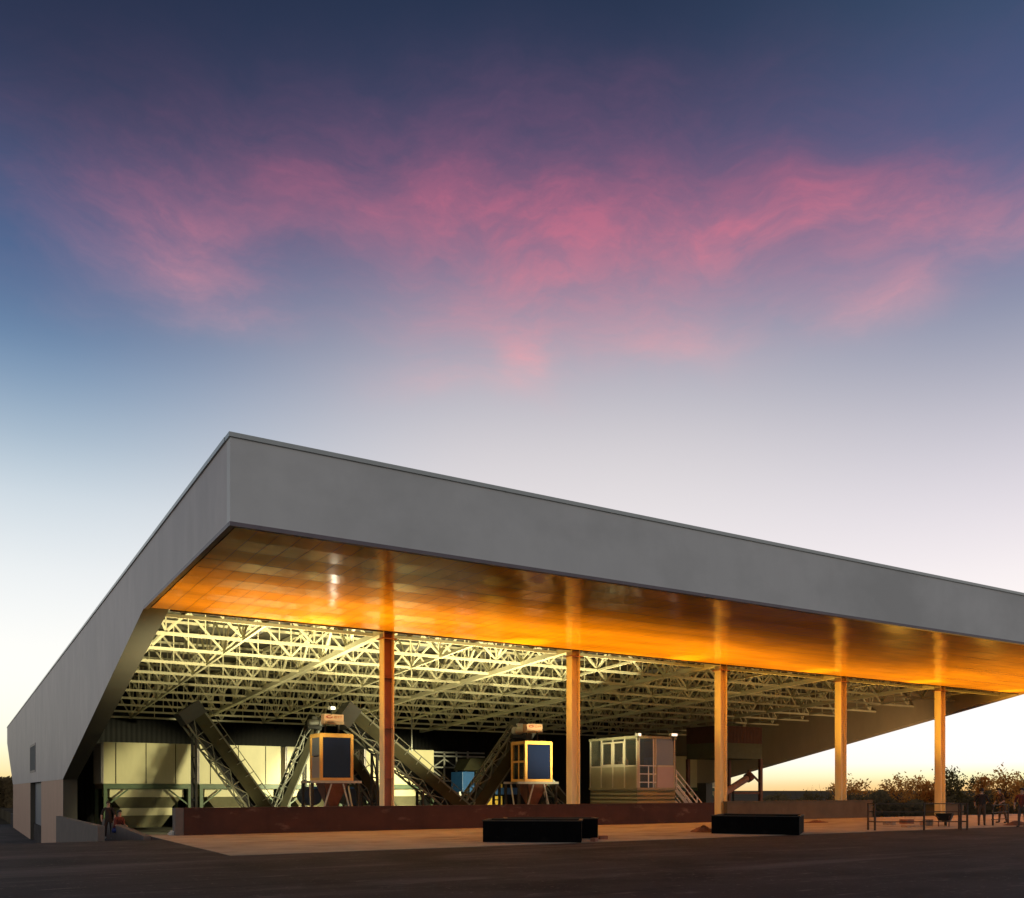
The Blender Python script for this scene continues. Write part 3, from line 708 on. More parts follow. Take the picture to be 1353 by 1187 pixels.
def sign(label, px0, px1, py0, py1, v, big):
    A, B = P(px0, py0, v), P(px1, py1, v); wd, h = B.x - A.x, A.z - B.z
    t = thing('sign_box', label, 'sign', (A.x, A.y, B.z), 0, 'pale sign boxes above the cabins')
    g = MB(); g.box(0, wd, 0, .45, 0, h); g.build('case', M['sign'], t)
    g = MB(); g.box(-.02, wd + .02, -.02, -.002, 0, h * .28); g.build('lower_band', M['wood'], t)
    # oval ring and the blurred lettering next to it
    g = MB(); cx, cz, rx, rz, n = wd * .26, h * .72, wd * .17, h * .15, 24
    for i in range(n):
        a, b = 2 * math.pi * i / n, 2 * math.pi * (i + 1) / n
        if .2 < a < .9 and big: continue
        f = .55
        g.hexa([(cx + rx * math.cos(a), -.012, cz + rz * math.sin(a)), (cx + rx * math.cos(b), -.012, cz + rz * math.sin(b)), (cx + rx * f * math.cos(b), -.012, cz + rz * f * math.sin(b)), (cx + rx * f * math.cos(a), -.012, cz + rz * f * math.sin(a))],
               [(cx + rx * math.cos(a), -.003, cz + rz * math.sin(a)), (cx + rx * math.cos(b), -.003, cz + rz * math.sin(b)), (cx + rx * f * math.cos(b), -.003, cz + rz * f * math.sin(b)), (cx + rx * f * math.cos(a), -.003, cz + rz * f * math.sin(a))])
    g.build('emblem', M['signred'], t)
    g = MB(); x = wd * .52; lw = wd * .09; z0, z1 = h * .60, h * .82; s_ = wd * .022
    # letters C I T T drawn as strokes
    def st(x0, x1, a, b): g.box(x0, x1, -.012, -.003, a, b)
    st(x, x + s_, z0, z1); st(x + s_, x + lw, z1 - s_ * 1.3, z1); st(x + s_, x + lw, z0, z0 + s_ * 1.3); x += lw * 1.35
    st(x, x + s_, z0, z1); x += lw * .65
    for _ in range(2):
        st(x, x + lw, z1 - s_ * 1.3, z1); st(x + lw / 2 - s_ / 2, x + lw / 2 + s_ / 2, z0, z1 - s_ * 1.3); x += lw * 1.3
    g.build('lettering', M['orange'], t)
    g = MB()
    for x in (.15, wd - .15): g.bar((x, .3, 0), (x, .3, -(B.z - (4.4 if big else 4.2))), .07)
    pieces(g, 'post', M['dark'], t)
    return t
sign('pale sign box with red oval emblem above the cabin with the sky-pink panel', 428.5, 454, 943.5, 957.5, VC + .9, True)
sign('pale sign box with red emblem above the cabin with the clear side window', 696.5, 716.5, 956.5, 968.5, VC + .9, False)
def flood(label, px, py, v, aim, m, wd=.3):
    c = P(px, py, v); t = thing('floodlight', label, 'floodlight', c, aim, 'lit floodlights in the hall')
    g = MB(); g.hexa([(-wd, -.12, -.05), (wd, -.12, -.05), (wd, .12, -.05), (-wd, .12, -.05)], [(-wd * .8, -.09, .1), (wd * .8, -.09, .1), (wd * .8, .12, .12), (-wd * .8, .12, .12)]); g.build('housing', M['steel'], t)
    g = MB(); g.box(-wd * .92, wd * .92, -.135, -.122, -.045, .09); g.build('lamp_face', m, t)
    g = MB(); g.bar((0, 0, -.05), (0, 0, -.3), .05); g.build('bracket', M['dark'], t)
    return t
flood('lit floodlight on top of the sign box with the red oval', 438, 936.5, VC + .9, .3, M['lamp'], .14)

# ------------------------------------------------------------------ control booth
VO = 14.5
A = P(842, 973, VO); B = P(892, 1041, VO)
zr, zf_, zsil = A.z, P(842, 1041, VO).z, P(842, 1012, VO).z
bw = B.x - A.x
# length of the side from where its far corner falls
bl = 4.3
t = thing('control_booth', 'glazed control booth with ribbed lower walls and a stair on its right', 'booth', (A.x, A.y, -1.25))
o = 1.25
z0, zs_, z1 = zf_ + o, zsil + o, zr + o
g = MB(); g.box(0, bw, 0, bl, -.0, z0 - .12); g.build('plinth', M['boothribs'], t)
g = MB(); g.box(-.06, bw + .06, -.06, bl + .06, z0 - .118, z0); g.build('floor_edge', M['booth'], t)
g = MB(); g.box(-.05, bw + .05, -.05, bl + .05, z1 - .1, z1 + .04); g.build('roof', M['booth'], t)
g = MB(); nb = 4
for i in range(nb): g.box(0, .05, .06 + i * (bl - .06) / nb + .05, (i + 1) * (bl - .06) / nb - .02, z0, zs_ - .04)
g.build('lower_panel', M['booth'], t)
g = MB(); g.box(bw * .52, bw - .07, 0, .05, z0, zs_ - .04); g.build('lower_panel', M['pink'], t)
g = MB(); g.box(bw - .05, bw, .06, bl, z0, zs_); g.box(.06, bw - .06, bl - .05, bl, z0, z1 - .1); g.build('rear_panel', M['booth'], t)
g = MB()
for i in range(nb + 1):
    y = i * (bl - .08) / nb; g.box(-.015, .065, y, y + .1, z0, z1 - .1)
for x in (.07, bw * .46, bw - .1): g.box(x, x + .1, -.015, .065, z0, z1 - .1)
g.box(-.012, .06, .1, bl - .1, zs_ - .04, zs_ + .05); g.box(bw * .52, bw - .1, -.012, .06, zs_ - .04, zs_ + .05)
pieces(g, 'post', M['boothpost'], t)
for i in (1, 2):
    y0, y1 = i * (bl - .08) / nb + .1, (i + 1) * (bl - .08) / nb
    g = MB(); g.box(-.03, .05, y0, y0 + .07, zs_ + .05, z1 - .22); g.box(-.03, .05, y1 - .07, y1, zs_ + .05, z1 - .22); g.box(-.03, .05, y0 + .07, y1 - .07, z1 - .3, z1 - .22); g.box(-.03, .05, y0 + .07, y1 - .07, zs_ + .05, zs_ + .12)
    g.build('window_frame', M['boothpost'], t)
for i in range(nb):
    y0, y1 = i * (bl - .08) / nb + .1, (i + 1) * (bl - .08) / nb
    g = MB(); g.box(.02, .03, y0, y1, zs_ + .05, z1 - .1); g.build('pane', M['glass'], t)
g = MB(); g.box(bw * .46 + .1, bw - .1, .02, .035, zs_ + .05, z1 - .1); g.build('pane', M['palepane'], t)
g = MB(); g.box(.17, bw * .46, .07, .1, z0 + .02, z1 - .12); dr = g.build('door', M['glass'], t)
g = MB(); g.box(.17, .24, .06, .12, z0, z1 - .1); g.box(bw * .46 - .07, bw * .46, .06, .12, z0, z1 - .1); g.build('door_frame', M['white'], dr)
g = MB()
for z in (z0 + .3, z0 + .75, z0 + 1.2): g.bar((.1, -.07, z), (bw * .47, -.07, z), .045)
g.bar((bw * .27, -.07, z0), (bw * .27, -.07, z0 + 1.2), .045)
pieces(g, 'gate_rail', M['white'], t)
# stair falling away to the right along the front
sx0, run, rise = bw + .06, 3.2, z0
g = MB()
for y in (.05, .95): g.bar((sx0, y, z0 - .1), (sx0 + run, y, .1), .05, .22)
for i in range(9):
    f = (i + .5) / 9; g.box(sx0 + run * f - .13, sx0 + run * f + .13, .08, .92, z0 - rise * f - .03, z0 - rise * f)
st = g.build('stair', M['steel'], t)
for y in (.02, .98):
    g = MB()
    for dz_ in (.3, .65, 1.0): g.bar((sx0, y, z0 + dz_), (sx0 + run, y, dz_ + .05), .05)
    for f in (0.02, .5, .98): g.bar((sx0 + run * f, y, z0 - rise * f), (sx0 + run * f, y, z0 - rise * f + 1.03), .05)
    g.build('handrail', M['white'], st)
flood('lit floodlight over the near roof corner of the control booth', 843, 971.5, VO - .1, .2, M['lampwarm'], .11)
flood('lit floodlight over the right roof corner of the control booth', 889.5, 971.8, VO - .1, -.1, M['lampwarm'], .2)
g = MB(); q = Vector((A.x + .5, A.y + 2.0, zsil)); g.box(0, .5, 0, .35, -.1, .34); g.box(.08, .42, .05, .3, .342, .52)
tag(g.build('paper_box', M['white'], loc=q), 'white box seen through the third side window of the control booth', 'box')
g = MB(); g.box(.2, bw - .3, 1.0, bl - .3, z0 + .02, z0 + .78); g.build('desk', M['booth'], t)

# ------------------------------------------------------------------ machines behind
t = thing('sorting_machine', 'blue sorting machine with a grey-olive hopper on top and yellow base', 'machine', (0, 0, -1.25))
v = 47.
def pb(g, x0, y0, x1, y1, v, dep): 
    a, b = P(x0, y1, v), P(x1, y0, v); g.box(a.x, b.x, v, v + dep, a.z + 1.25, b.z + 1.25)
g = MB(); pb(g, 611, 1020, 627, 1047, v, 2.2); pb(g, 655, 1041, 700, 1050, v - 1, 2.5); pieces(g, 'body', M['blue'], t, bevel=.05)
g = MB(); a, b, c_, d = P(613, 1018, v), P(650, 1018, v), P(623, 1002, v), P(662, 1002, v)
g.hexa([(a.x, v + .1, a.z + 1.25), (b.x, v + .1, a.z + 1.25), (b.x, v + 2, a.z + 1.25), (a.x, v + 2, a.z + 1.25)], [(c_.x, v + .1, c_.z + 1.25), (d.x, v + .1, c_.z + 1.25), (d.x + .3, v + 2.5, c_.z + 1.25), (c_.x, v + 2.5, c_.z + 1.25)])
pb(g, 629, 1019, 650, 1040, v + .1, 1.8)
g.build('hopper', M['olive'], t)
g = MB(); pb(g, 640, 1052, 664, 1085, v - 2, 2); pb(g, 652, 1036, 664, 1041, v - 2, .8); pieces(g, 'base', M['machine'], t, bevel=.04)
g = MB(); pb(g, 601, 1050, 612, 1053, v - 2, .3); pb(g, 601, 1056, 612, 1058, v - 2, .3); pb(g, 607, 1046, 609, 1066, v - 2.02, .1); pieces(g, 'guard_rail', M['white'], t)
t = thing('steel_rack', 'pale lattice steel rack in the dark between the last cream bin and the blue machine', 'rack', (0, 0, -1.25)); v = 54.
g = MB()
for px in (572, 587, 603, 618): a, b = P(px, 993, v), P(px, 1060, v); g.bar((a.x, v, a.z + 1.25), (b.x, v, 0), .14)
pieces(g, 'upright', M['steel'], t)
g = MB()
for py in (994, 999, 1014, 1032): a, b = P(570, py, v), P(640, py, v); g.bar((a.x, v, a.z + 1.25), (b.x, v, a.z + 1.25), .14)
for (x0, y0), (x1, y1) in (((572, 1014), (587, 1003)), ((587, 1003), (603, 1014)), ((572, 1018), (587, 1030)), ((603, 1030), (618, 1018)), ((603, 1014), (618, 1003))):
    a, b = P(x0, y0, v), P(x1, y1, v); g.bar((a.x, v, a.z + 1.25), (b.x, v, b.z + 1.25), .1)
pieces(g, 'cross_bar', M['steel'], t)
t = thing('machine_drum', 'dark blue machine with two round drums behind the legs of the first cabin', 'machine', (0, 0, -1.25)); v = 25.
for px in (411, 463):
    c = P(px, 1052, v); g = MB(); g.tube((c.x, v - .4, c.z + 1.25), (c.x, v + .9, c.z + 1.25), .52, n=20); g.build('drum', mat('navy_paint', (.012, .02, .045), .4, .1, .2, 3), t)
c0, c1_ = P(404, 1060, v), P(470, 1060, v)
g = MB(); g.box(c0.x, c1_.x, v - .2, v + .7, .1, c0.z + .9); g.build('body', M['dark'], t)
g = MB(); g.bar((c0.x, v - .5, P(404, 1041, v).z + 1.25), (c1_.x, v - .5, P(404, 1041, v).z + 1.25), .1); g.build('beam', M['blue'], t)
# catwalk with rails in front of the bins
t = thing('catwalk', 'dark railed catwalk landing between the first cabin and the first column', 'catwalk', (0, 0, -1.25)); v = 43.
a, b = P(490, 1040, v), P(516, 1040, v)
g = MB(); g.box(a.x, b.x, v, v + 1., a.z + 1.17, a.z + 1.25); g.build('deck', M['dark'], t)
g = MB()
for px in (490, 498, 506, 515): q = P(px, 1040, v); g.bar((q.x, v, q.z + 1.25), (q.x, v, P(px, 1020, v).z + 1.25), .05)
for py in (1020, 1027, 1033): g.bar((a.x, v, P(490, py, v).z + 1.25), (b.x, v, P(490, py, v).z + 1.25), .045)
pieces(g, 'rail', M['dark'], t)
for x in (a.x + .05, b.x - .05):
    g = MB(); g.bar((x, v + .5, 0), (x, v + .5, a.z + 1.17), .1); g.build('leg', M['dark'], t)

# ------------------------------------------------------------------ work site at right
def rail(label, pa, pb_, hts, posts, ret=0., name='guard_rail', m=None):
    a, b = Vector(pa), Vector(pb_); d = (b - a); n = Vector((-d.y, d.x, 0)).normalized()
    t = thing(name, label, 'railing', (a.x, a.y, .012)); m = m or M['railsteel']
    g = MB()
    for h in hts:
        g.bar((0, 0, h), (d.x, d.y, h), .04)
        if ret:
            for e in (Vector((0, 0, 0)), d): g.bar(e + Vector((0, 0, h)), e + n * ret + Vector((0, 0, h)), .05)
    g.build('rail', m, t)
    for f in posts:
        g = MB(); e = d * f; g.bar((e.x, e.y, 0), (e.x, e.y, max(hts) + .03), .06); g.build('post', m, t)
    if ret:
        for e in (n * ret, d + n * ret):
            g = MB(); g.bar((e.x, e.y, 0), (e.x, e.y, max(hts) + .03), .06); g.build('post', m, t)
    return t
rail('rusty three-rail guard barrier standing on the slab round a heap of bricks', G(1156, 1097.5, .012), G(1278, 1097, .012), (.36, .78, 1.12), (0, .53, .93, 1), .6)
random.seed(21)
for i, (px, py, s_, l) in enumerate(((1175, 1090, (.5, .4, .22), 'broad low pile of pale bricks inside the guard barrier, left end'),
        (1205, 1093, (.9, .35, .14), 'low flat row of pale bricks along the middle of the guard barrier'),
        (1224, 1091, (.5, .4, .36), 'taller stack of pale bricks inside the guard barrier, right of its middle'),
        (1198, 1088.5, (.8, .4, .24), 'dark long stack of bricks at the back of the guard barrier'))):
    c = G(px, py, .012); g = MB()
    nx, nz = max(2, int(s_[0] / .22)), max(1, int(s_[2] / .075))
    for a in range(nx):
        for b in range(2):
            for z in range(nz - (1 if random.random() < .35 and nz > 1 else 0)):
                x = (a - nx / 2) * .23 + random.uniform(-.01, .01); y = (b - 1) * .2
                g.box(x, x + .215, y, y + .19, z * .075, z * .075 + .07)
    o = g.build('brick_pile', M['brick'] if i == 3 else mat('pale_brick_%d' % i if False else 'pale_brick', (.42, .27, .18), .85, 0, .2, 5, bump=.3), loc=c)
    o.rotation_euler = (0, 0, random.uniform(-.3, .3)); tag(o, l, 'bricks', 'brick piles inside the guard barrier')
# wheelbarrow behind the barrier
c = G(1248, 1092, .012); t = thing('wheelbarrow', 'dark wheelbarrow tipped among the bricks inside the guard barrier', 'wheelbarrow', c, .5)
g = MB(); g.hexa([(-.35, -.25, .3), (.3, -.25, .25), (.3, .25, .25), (-.35, .25, .3)], [(-.55, -.36, .62), (.6, -.36, .58), (.6, .36, .58), (-.55, .36, .62)]); g.build('tray', M['dark'], t)
g = MB(); g.tube((.62, -.05, .2), (.62, .05, .2), .2, n=16); g.build('wheel', M['rubber'], t)
for y in (-.22, .22):
    g = MB(); g.bar((.62, y * .3, .2), (-.95, y * 1.3, .5), .045); g.bar((-.35, y, .32), (-.42, y, .0), .045); g.build('handle', M['rust'], t)
# plinth behind the fifth column
c = P(1255, 1075, 13.6); g = MB(); g.box(c.x - 1.2, c.x + 1.3, 13.4, 14.6, -1.6, P(1255, 1063, 13.6).z); g.box(c.x - 1.28, c.x + 1.38, 13.32, 14.68, P(1255, 1063, 13.6).z + .002, P(1255, 1063, 13.6).z + .08)
tag(g.build('concrete_plinth', M['dockgrey']), 'tan concrete block at the foot of the fifth orange column', 'concrete block')
rail('short rusty barrier with two rails between the standing workmen', G(1310, 1091, .012), G(1332, 1089, .012), (.28, .62, .98), (.08, 1.))
lump('sand_heap', 'low dark heap of sand at the feet of the right-hand workman', 'sand', G(1343, 1090.5, .012), .8, .5, .22, M['soil'])
lump('earth_heap', 'flat dark heap of earth at the foot of the bare concrete wall', 'earth', G(1078, 1087.3, .012), .9, .35, .14, M['soil'])

# ------------------------------------------------------------------ people
def person(label, loc, rz, J, E, mats, hairs=True, scale=1.):
    # J: joint -> (x, y, z, radius, material), E: edges; one skinned surface per body
    names = list(J); me = bpy.data.meshes.new('person')
    me.from_pydata([J[n][:3] for n in names], [(names.index(a), names.index(b)) for a, b in E], [])
    o = bpy.data.objects.new('tmp_person', me); col.objects.link(o)
    sk = o.modifiers.new('skin', 'SKIN'); sk.use_smooth_shade = True
    for i, n in enumerate(names):
        rr = J[n][3]; q = me.skin_vertices[0].data[i]; q.radius = (rr, rr) if not isinstance(rr, tuple) else rr; q.use_root = n == 'pelvis'
    ss = o.modifiers.new('sub', 'SUBSURF'); ss.levels = 1; ss.render_levels = 1
    dg = bpy.context.evaluated_depsgraph_get(); ev = o.evaluated_get(dg); m2 = bpy.data.meshes.new_from_object(ev)
    bpy.data.objects.remove(o)
    m2.materials.clear()
    for m in mats: m2.materials.append(m)
    segs = [(Vector(J[a][:3]), Vector(J[b][:3]), J[b][4]) for a, b in E]
    for p in m2.polygons:
        c = Vector(p.center); best, bi = 9, 0
        for a, b, mi in segs:
            d = b - a; f = max(0, min(1, (c - a).dot(d) / max(1e-6, d.length_squared))); q = (c - a - d * f).length
            if q < best: best, bi = q, mi
        p.material_index = bi; p.use_smooth = True
    o = bpy.data.objects.new('person', m2); col.objects.link(o); o.location = loc; o.rotation_euler = (0, 0, rz); o.scale = (scale,) * 3
    tag(o, label, 'person')
    h = Vector(J['head'][:3]); g = MB(); n = 12
    for j in range(5):
        for i in range(n):
            a = 2 * math.pi * i / n; e = j / 4 * math.pi / 2
            rr = .108 * math.cos(e) + .002; y = rr * math.sin(a) * 1.12
            z = .112 * math.sin(e) + (0.02 if math.sin(a) > 0 else -.05) * (1 - j / 4)
            g.v.append((h.x + rr * math.cos(a), h.y + y - .012, h.z + .015 + z))
    for j in range(4):
        for i in range(n): g.f.append((j * n + i, j * n + (i + 1) % n, (j + 1) * n + (i + 1) % n, (j + 1) * n + i))
    g.f.append(tuple(4 * n + i for i in range(n))); g.m = [0] * len(g.f)
    g.build('hair', M['hair'], o, smooth=True)
    return o
# materials: 0 skin 1 top 2 trousers 3 shoe
def stand(arms=((-.03, .05), (.04, .02)), lean=0., step=.08, bend=(0, 0), face=0.):
    J = {'pelvis': (0, 0, .95, (.165, .115), 2), 'waist': (0, lean * .3, 1.1, (.155, .11), 1), 'chest': (0, lean * .7, 1.32, (.185, .125), 1), 'collar': (0, lean, 1.46, (.12, .09), 1),
         'neck': (0, lean * 1.05, 1.53, .055, 0), 'jaw': (face * .02, lean * 1.1 + .015, 1.60, (.07, .08), 0), 'head': (0, lean * 1.1, 1.68, (.088, .1), 0), 'nose': (face * .03, lean * 1.1 + .115, 1.65, .016, 0)}
    E = [('pelvis', 'waist'), ('waist', 'chest'), ('chest', 'collar'), ('collar', 'neck'), ('neck', 'jaw'), ('jaw', 'head'), ('head', 'nose')]
    for s_, nm, (ax, ay), b in ((-1, 'l', arms[0], bend[0]), (1, 'r', arms[1], bend[1])):
        J[nm + 'sh'] = (s_ * .2, lean * .9, 1.42, .075, 1)
        J[nm + 'elb'] = (s_ * .27 + ax, lean * .7 - .03 + ay, 1.13, .052, 1)
        J[nm + 'wri'] = (s_ * (.27 - .12 * b) + ax, lean * .7 + .06 + ay + .2 * b, .90 + .26 * b, .034, 0)
        J[nm + 'palm'] = (s_ * (.265 - .16 * b) + ax, lean * .7 + .09 + ay + .24 * b, .82 + .30 * b, (.036, .022), 0)
        E += [('collar', nm + 'sh'), (nm + 'sh', nm + 'elb'), (nm + 'elb', nm + 'wri'), (nm + 'wri', nm + 'palm')]
        px_, py_, pz_ = J[nm + 'palm'][:3]
        for i, (ln, off) in enumerate(((.075, -.024), (.085, -.008), (.08, .008), (.062, .024))):
            J[f'{nm}f{i}'] = (px_ - s_ * .012, py_ + off + .01, pz_ - ln * (1 - .6 * b), .009, 0); E.append((nm + 'palm', f'{nm}f{i}'))
        J[nm + 'th'] = (px_ - s_ * .03, py_ + .045, pz_ - .035, .010, 0); E.append((nm + 'palm', nm + 'th'))
        y = step * s_
        J[nm + 'hip'] = (s_ * .095, 0, .88, .1, 2); J[nm + 'knee'] = (s_ * .11, y * .5 + .02, .5, .068, 2); J[nm + 'ank'] = (s_ * .12, y, .1, .048, 2)
        J[nm + 'heel'] = (s_ * .12, y, .045, .045, 3); J[nm + 'toe'] = (s_ * .14, y + .19, .035, (.042, .032), 3)
        E += [('pelvis', nm + 'hip'), (nm + 'hip', nm + 'knee'), (nm + 'knee', nm + 'ank'), (nm + 'ank', nm + 'heel'), (nm + 'heel', nm + 'toe')]
    return J, E
def sit():
    J, E = stand(arms=((.02, .12), (-.02, .14)), lean=.22, bend=(.8, .9))
    for n in list(J):
        x, y, z, r_, m = J[n]
        if n[1:] in ('knee',): J[n] = (x * 1.3, .42, .52, r_, m)
        elif n[1:] in ('ank', 'heel', 'toe'): J[n] = (x * 1.2, y + .42, z, r_, m)
        else: J[n] = (x, y, z - .42, r_, m)
    return J, E
J, E = stand(bend=(.2, .75), lean=.04, step=.1)
person('person standing with a dark jacket and brown trousers, nearest the guard barrier', G(1297, 1091, .012), R(-60), J, E, [M['skin'], M['cloth_dark'], M['cloth_brown'], M['shoe']])
J, E = stand(bend=(.5, .3), lean=.2, step=.12)
person('person leaning forward behind the short two-post barrier in brown clothes', G(1325, 1087.5, .012), R(70), J, E, [M['skin'], M['cloth_brown'], M['cloth_brown'], M['shoe']])
J, E = stand(bend=(.6, .15), lean=.02, step=.06)
person('person in a dark red top and blue-grey trousers at the right edge', G(1350.5, 1093, .012), R(100), J, E, [M['skin'], M['cloth_red'], M['cloth_grey'], M['shoe']])
J, E = stand(bend=(.1, .2), lean=.03, step=.14)
person('person in black standing on the ramp beside the green leg of the bin', Vector((.35, 16.5, -.62)) if False else at(143.5, 40., -.45), R(160), J, E, [M['skin'], M['cloth_dark'], M['cloth_dark'], M['white']], scale=.93)
J, E = sit()
person('person in maroon top and blue trousers crouching behind the low kerb', at(152.5, 39., -.52), R(215), J, E, [M['skin'], M['cloth_red'], M['cloth_blue'], M['shoe']])

# ------------------------------------------------------------------ trees
def crown(g, c, rx, rz, n, leaf, rnd, clumps=14):
    cl = []
    for _ in range(clumps):
        while True:
            p = Vector((rnd.uniform(-1, 1), rnd.uniform(-1, 1), rnd.uniform(-1, 1)))
            if .25 < p.length < 1: break
        cl.append((Vector((p.x * rx, p.y * rx, p.z * rz)), rnd.uniform(.22, .42)))
    for i in range(n):
        q, s_ = cl[rnd.randrange(clumps)]
        p = c + q + Vector((rnd.gauss(0, 1) * rx * s_ * .66, rnd.gauss(0, 1) * rx * s_ * .66, rnd.gauss(0, 1) * rz * s_ * .66))
        a = Vector((rnd.gauss(0, 1), rnd.gauss(0, 1), rnd.gauss(0, 1) + .4)).normalized(); b = a.orthogonal().normalized(); cc_ = a.cross(b)
        l = leaf * rnd.uniform(.6, 1.3); w2 = l * .45
        g.quad([p - b * l, p + cc_ * w2, p + b * l, p - cc_ * w2])
    return cl
def tree(label, px, py, wpx, Y, mats, seed, dens=1150, gb=-1.6, grp='trees beyond the hall'):
    rnd = random.Random(seed); base = at(px, Y, gb); top = EYE + (HOR - py) * Y / F; H = top - gb; rx = wpx / 2 * Y / F
    t = thing('tree', label, 'tree', base, 0, grp)
    g = MB(); rz = H * .37; c = Vector((0, 0, H - rz * .92))
    cl = crown(g, c, rx * .88, rz * .95, dens, .2, rnd, 30)
    g.build('crown', mats, t)
    g = MB(); k_ = Vector((rnd.uniform(-.2, .2), rnd.uniform(-.2, .2), H * .42)); g.tube((0, 0, -.2), k_, .16, .11, 8)
    for q, _ in cl[:11]:
        m_ = k_ * .5 + (c + q) * .5 + Vector((rnd.uniform(-.2, .2), rnd.uniform(-.2, .2), 0)); g.tube(k_, m_, .07, .045, 5); g.tube(m_, c + q, .045, .015, 5)
        for _ in range(3): g.tube(c + q * rnd.uniform(.7, 1), c + q + Vector((rnd.gauss(0, .4), rnd.gauss(0, .4), rnd.uniform(.1, .9))), .02, .006, 4)
    g.build('trunk', M['bark'], t)
    return t
def shrub(label, px, py, wpx, Y, m, seed, dens=900, gb=-1.6):
    rnd = random.Random(seed); base = at(px, Y, gb); H = EYE + (HOR - py) * Y / F - gb; rx = wpx / 2 * Y / F
    t = thing('shrub', label, 'shrub', base, 0, 'shrubs beyond the concrete wall'); g = MB()
    crown(g, Vector((0, 0, H * .42)), rx * .85, H * .42, dens, .14, rnd, 14); g.build('foliage', m, t)
    g = MB()
    for _ in range(16):
        x, y = rnd.gauss(0, rx * .4), rnd.gauss(0, rx * .4); g.tube((x * .4, y * .4, 0), (x, y, H * rnd.uniform(.75, 1.02)), .035, .008, 4)
    g.build('stem', M['bark'], t)
tr = [(1124, 1031, 58, 112, 'leaf_glow', 'orange-backlit bushy tree just right of the fourth orange column'),
      (1186, 1027, 56, 118, 'leaf_glow', 'rounded orange-backlit tree midway between the fourth and fifth columns'),
      (1212, 1030, 36, 121, 'leaf_glow', 'slender orange-backlit tree close to the rounded one before the fifth column'),
      (1232, 1033, 34, 119, 'leaf_glow', 'low orange-backlit tree touching the left side of the fifth column'),
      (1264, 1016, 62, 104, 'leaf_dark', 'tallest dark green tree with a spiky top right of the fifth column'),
      (1296, 1026, 34, 112, 'leaf_glow', 'thin light orange-backlit tree behind the first standing workman'),
      (1329, 1019, 52, 100, 'leaf_glow', 'broad orange-backlit tree with a wide round crown behind the stooping workman'),
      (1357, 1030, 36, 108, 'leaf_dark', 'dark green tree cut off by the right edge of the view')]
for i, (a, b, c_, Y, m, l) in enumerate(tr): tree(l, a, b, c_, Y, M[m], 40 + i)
for i, (a, b, c_, Y, m, l) in enumerate(((1060, 1038, 50, 108, 'leaf_dark', 'spiky dark shrub above the concrete wall, nearest the hall post'),
        (1096, 1036, 46, 106, 'leaf_dark', 'spiky dark shrub above the concrete wall, left against the fourth column'),
        (1028, 1044, 34, 125, 'leaf_dark', 'small dim shrub right of the raised hopper post'),
        (1142, 1047, 30, 104, 'leaf_dark', 'dark rounded shrub above the right end of the concrete wall'))): shrub(l, a, b, c_, Y, M[m], 70 + i)
rnd = random.Random(99); g = MB()
for i in range(15000):
    px = rnd.uniform(945, 1420); Y = rnd.uniform(100, 150); p = at(px, Y, -1.6)
    top = 2.2 + .7 * math.sin(px * .045) + .5 * math.sin(px * .13 + 1) - (1.0 if px < 1030 else 0)
    p.z += top * rnd.random() ** .7
    a = Vector((rnd.gauss(0, 1), rnd.gauss(0, 1), rnd.gauss(0, 1))).normalized(); b = a.orthogonal().normalized(); cc_ = a.cross(b); l = rnd.uniform(.22, .42)
    g.quad([p - b * l, p + cc_ * l * .6, p + b * l, p - cc_ * l * .6])
o = g.build('hedgerow', M['hedge']); tag(o, 'dark continuous scrub and hedgerow below the trees at the right', 'hedge', kind='stuff')
g = MB(); rnd = random.Random(4); tan = mat('dry_field', (.13, .10, .065), 1, 0, .3, .05, spec=0)
pts = [at(880 + 60 * i, 155) for i in range(11)]
for i in range(10):
    a, b = pts[i], pts[i + 1]; far0, far1 = at(880 + 60 * i, 700), at(940 + 60 * i, 700)
    g.quad([(a.x, a.y, -1.5), (b.x, b.y, -1.5), (far1.x, far1.y, 1.2), (far0.x, far0.y, 1.2)])
struct(g.build('far_field', tan))
rnd = random.Random(14); g = MB()
for i in range(5200):
    px = rnd.uniform(-60, 22); Y = rnd.uniform(165, 215); p = at(px, Y, 0)
    zt_ = EYE + (HOR - 1029) * Y / F
    p.z = -3.5 + (zt_ + 3.5) * rnd.random() ** .6 + rnd.uniform(-.3, .3)
    a = Vector((rnd.gauss(0, 1), rnd.gauss(0, 1), rnd.gauss(0, 1))).normalized(); b = a.orthogonal().normalized(); cc_ = a.cross(b); l = rnd.uniform(.35, .7)
    g.quad([p - b * l, p + cc_ * l * .6, p + b * l, p - cc_ * l * .6])
tag(g.build('woodland', M['hedge']), 'dark woodland on the rise beyond the far left end of the hall', 'woodland', kind='stuff')

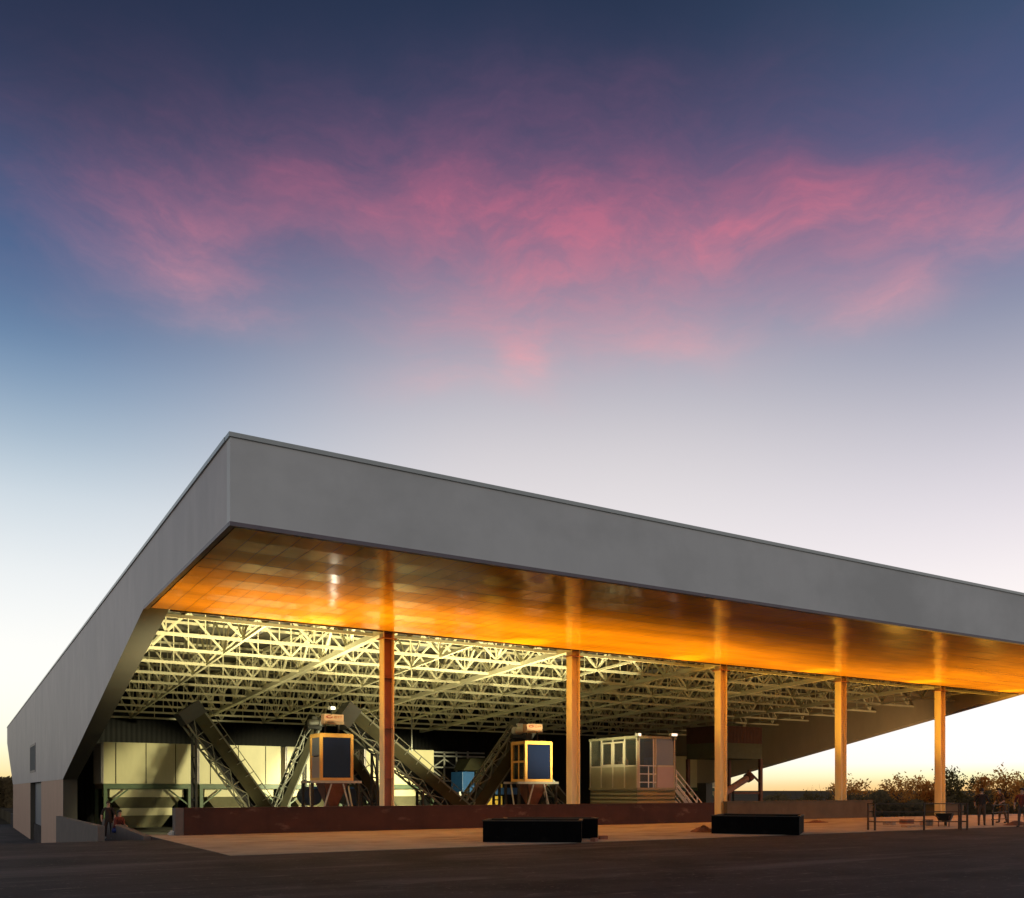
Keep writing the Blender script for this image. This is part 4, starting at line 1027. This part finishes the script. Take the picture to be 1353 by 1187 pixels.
# ------------------------------------------------------------------ lamps of the place and added fill
def spot(name, loc, target, power, colr, ang, blend=.6, rad=.15):
    l = bpy.data.lights.new(name, 'SPOT'); l.energy = power; l.color = colr; l.spot_size = R(ang); l.spot_blend = blend; l.shadow_soft_size = rad
    o = bpy.data.objects.new(name, l); col.objects.link(o); o.location = loc
    o.rotation_euler = (Vector(target) - Vector(loc)).to_track_quat('-Z', 'Y').to_euler(); return o
for i in range(6):
    x = 5.8 + 10 * i; y = VS - .6 if i < 3 else VS + .15
    spot('canopy_uplight', (x, y, .5), (x, VS - 6.2, ZS), 8000, (1, .50, .06), 128, 1., .18)
    spot('canopy_beam', (x + .8, y, .5), (x + .8, VS - .9, ZS), 7000, (1, .55, .08), 20, 1., .12)
for i, (x, e) in enumerate(((5., 13000), (14.5, 13500), (22.5, 9500), (35.5, 1500), (46, 1000))):  # the right two are added fill for trusses lit only by bounce
    y = VS + .1 if x < 29 else VS + .35
    spot('hall_lamp_and_fill', (x, y, .5), (x, y + 5.6, ZS + .3), e, (1, .90, .50) if x < 29 else (1, .70, .28), 90, 1., .25)
spot('hall_lamp_and_fill', (54.5, 15.4, .4), (59.2, 29, 6.5), 2600, (1, .64, .3), 95, 1., .25)  # unseen spot added to brighten the right inner wall
for x, e in ((7, 900), (17, 900), (29, 450)):
    spot('hall_lamp_and_fill', (x, 27, -.4), (x, 31, ZS), e, (1, .88, .48), 120, 1., .25)  # unseen fill added mid-hall to lift the deep truss rows
A = P(842, 973, VO)
for az_ in (28.8, 10.5, -6):
    p = Vector((A.x + .3, A.y + bl - .15, A.z + .4)); d = Vector((-math.sin(R(az_)), math.cos(R(az_)), -.2))
    spot('booth_floodlight', p, p + d * 10, 54000, (1, .93, .54), 32 if az_ > 20 else 30, .35, .45)
spot('sign_floodlight', tuple(P(438, 936.5, VC + .9) + Vector((0, -.25, 0))), (12, 10, 3), 70, (1, .85, .6), 100, .5, .1)

# ------------------------------------------------------------------ camera and film
cam = bpy.data.cameras.new('camera'); co = bpy.data.objects.new('camera', cam); col.objects.link(co)
cam.sensor_fit = 'HORIZONTAL'; cam.sensor_width = 36; cam.lens = 36 * F / 1353; cam.shift_y = (HOR - 593.5) / 1353
cam.clip_end = 5000; cam.clip_start = .1
co.location = (-(C * CX + S * CD), -(-S * CX + C * CD), EYE); co.rotation_euler = (R(90), 0, -YAW)
scene.camera = co
scene.view_settings.view_transform = 'Standard'; scene.view_settings.look = 'None'; scene.view_settings.exposure = 0; scene.view_settings.gamma = 1
scene.view_settings.use_curve_mapping = False
scene.render.engine = 'CYCLES'
cy = scene.cycles; cy.use_denoising = True; cy.denoiser = 'OPENIMAGEDENOISE'; cy.max_bounces = 8; cy.diffuse_bounces = 4; cy.glossy_bounces = 3; cy.transparent_max_bounces = 12
cy.sample_clamp_indirect = 6; cy.use_light_tree = True
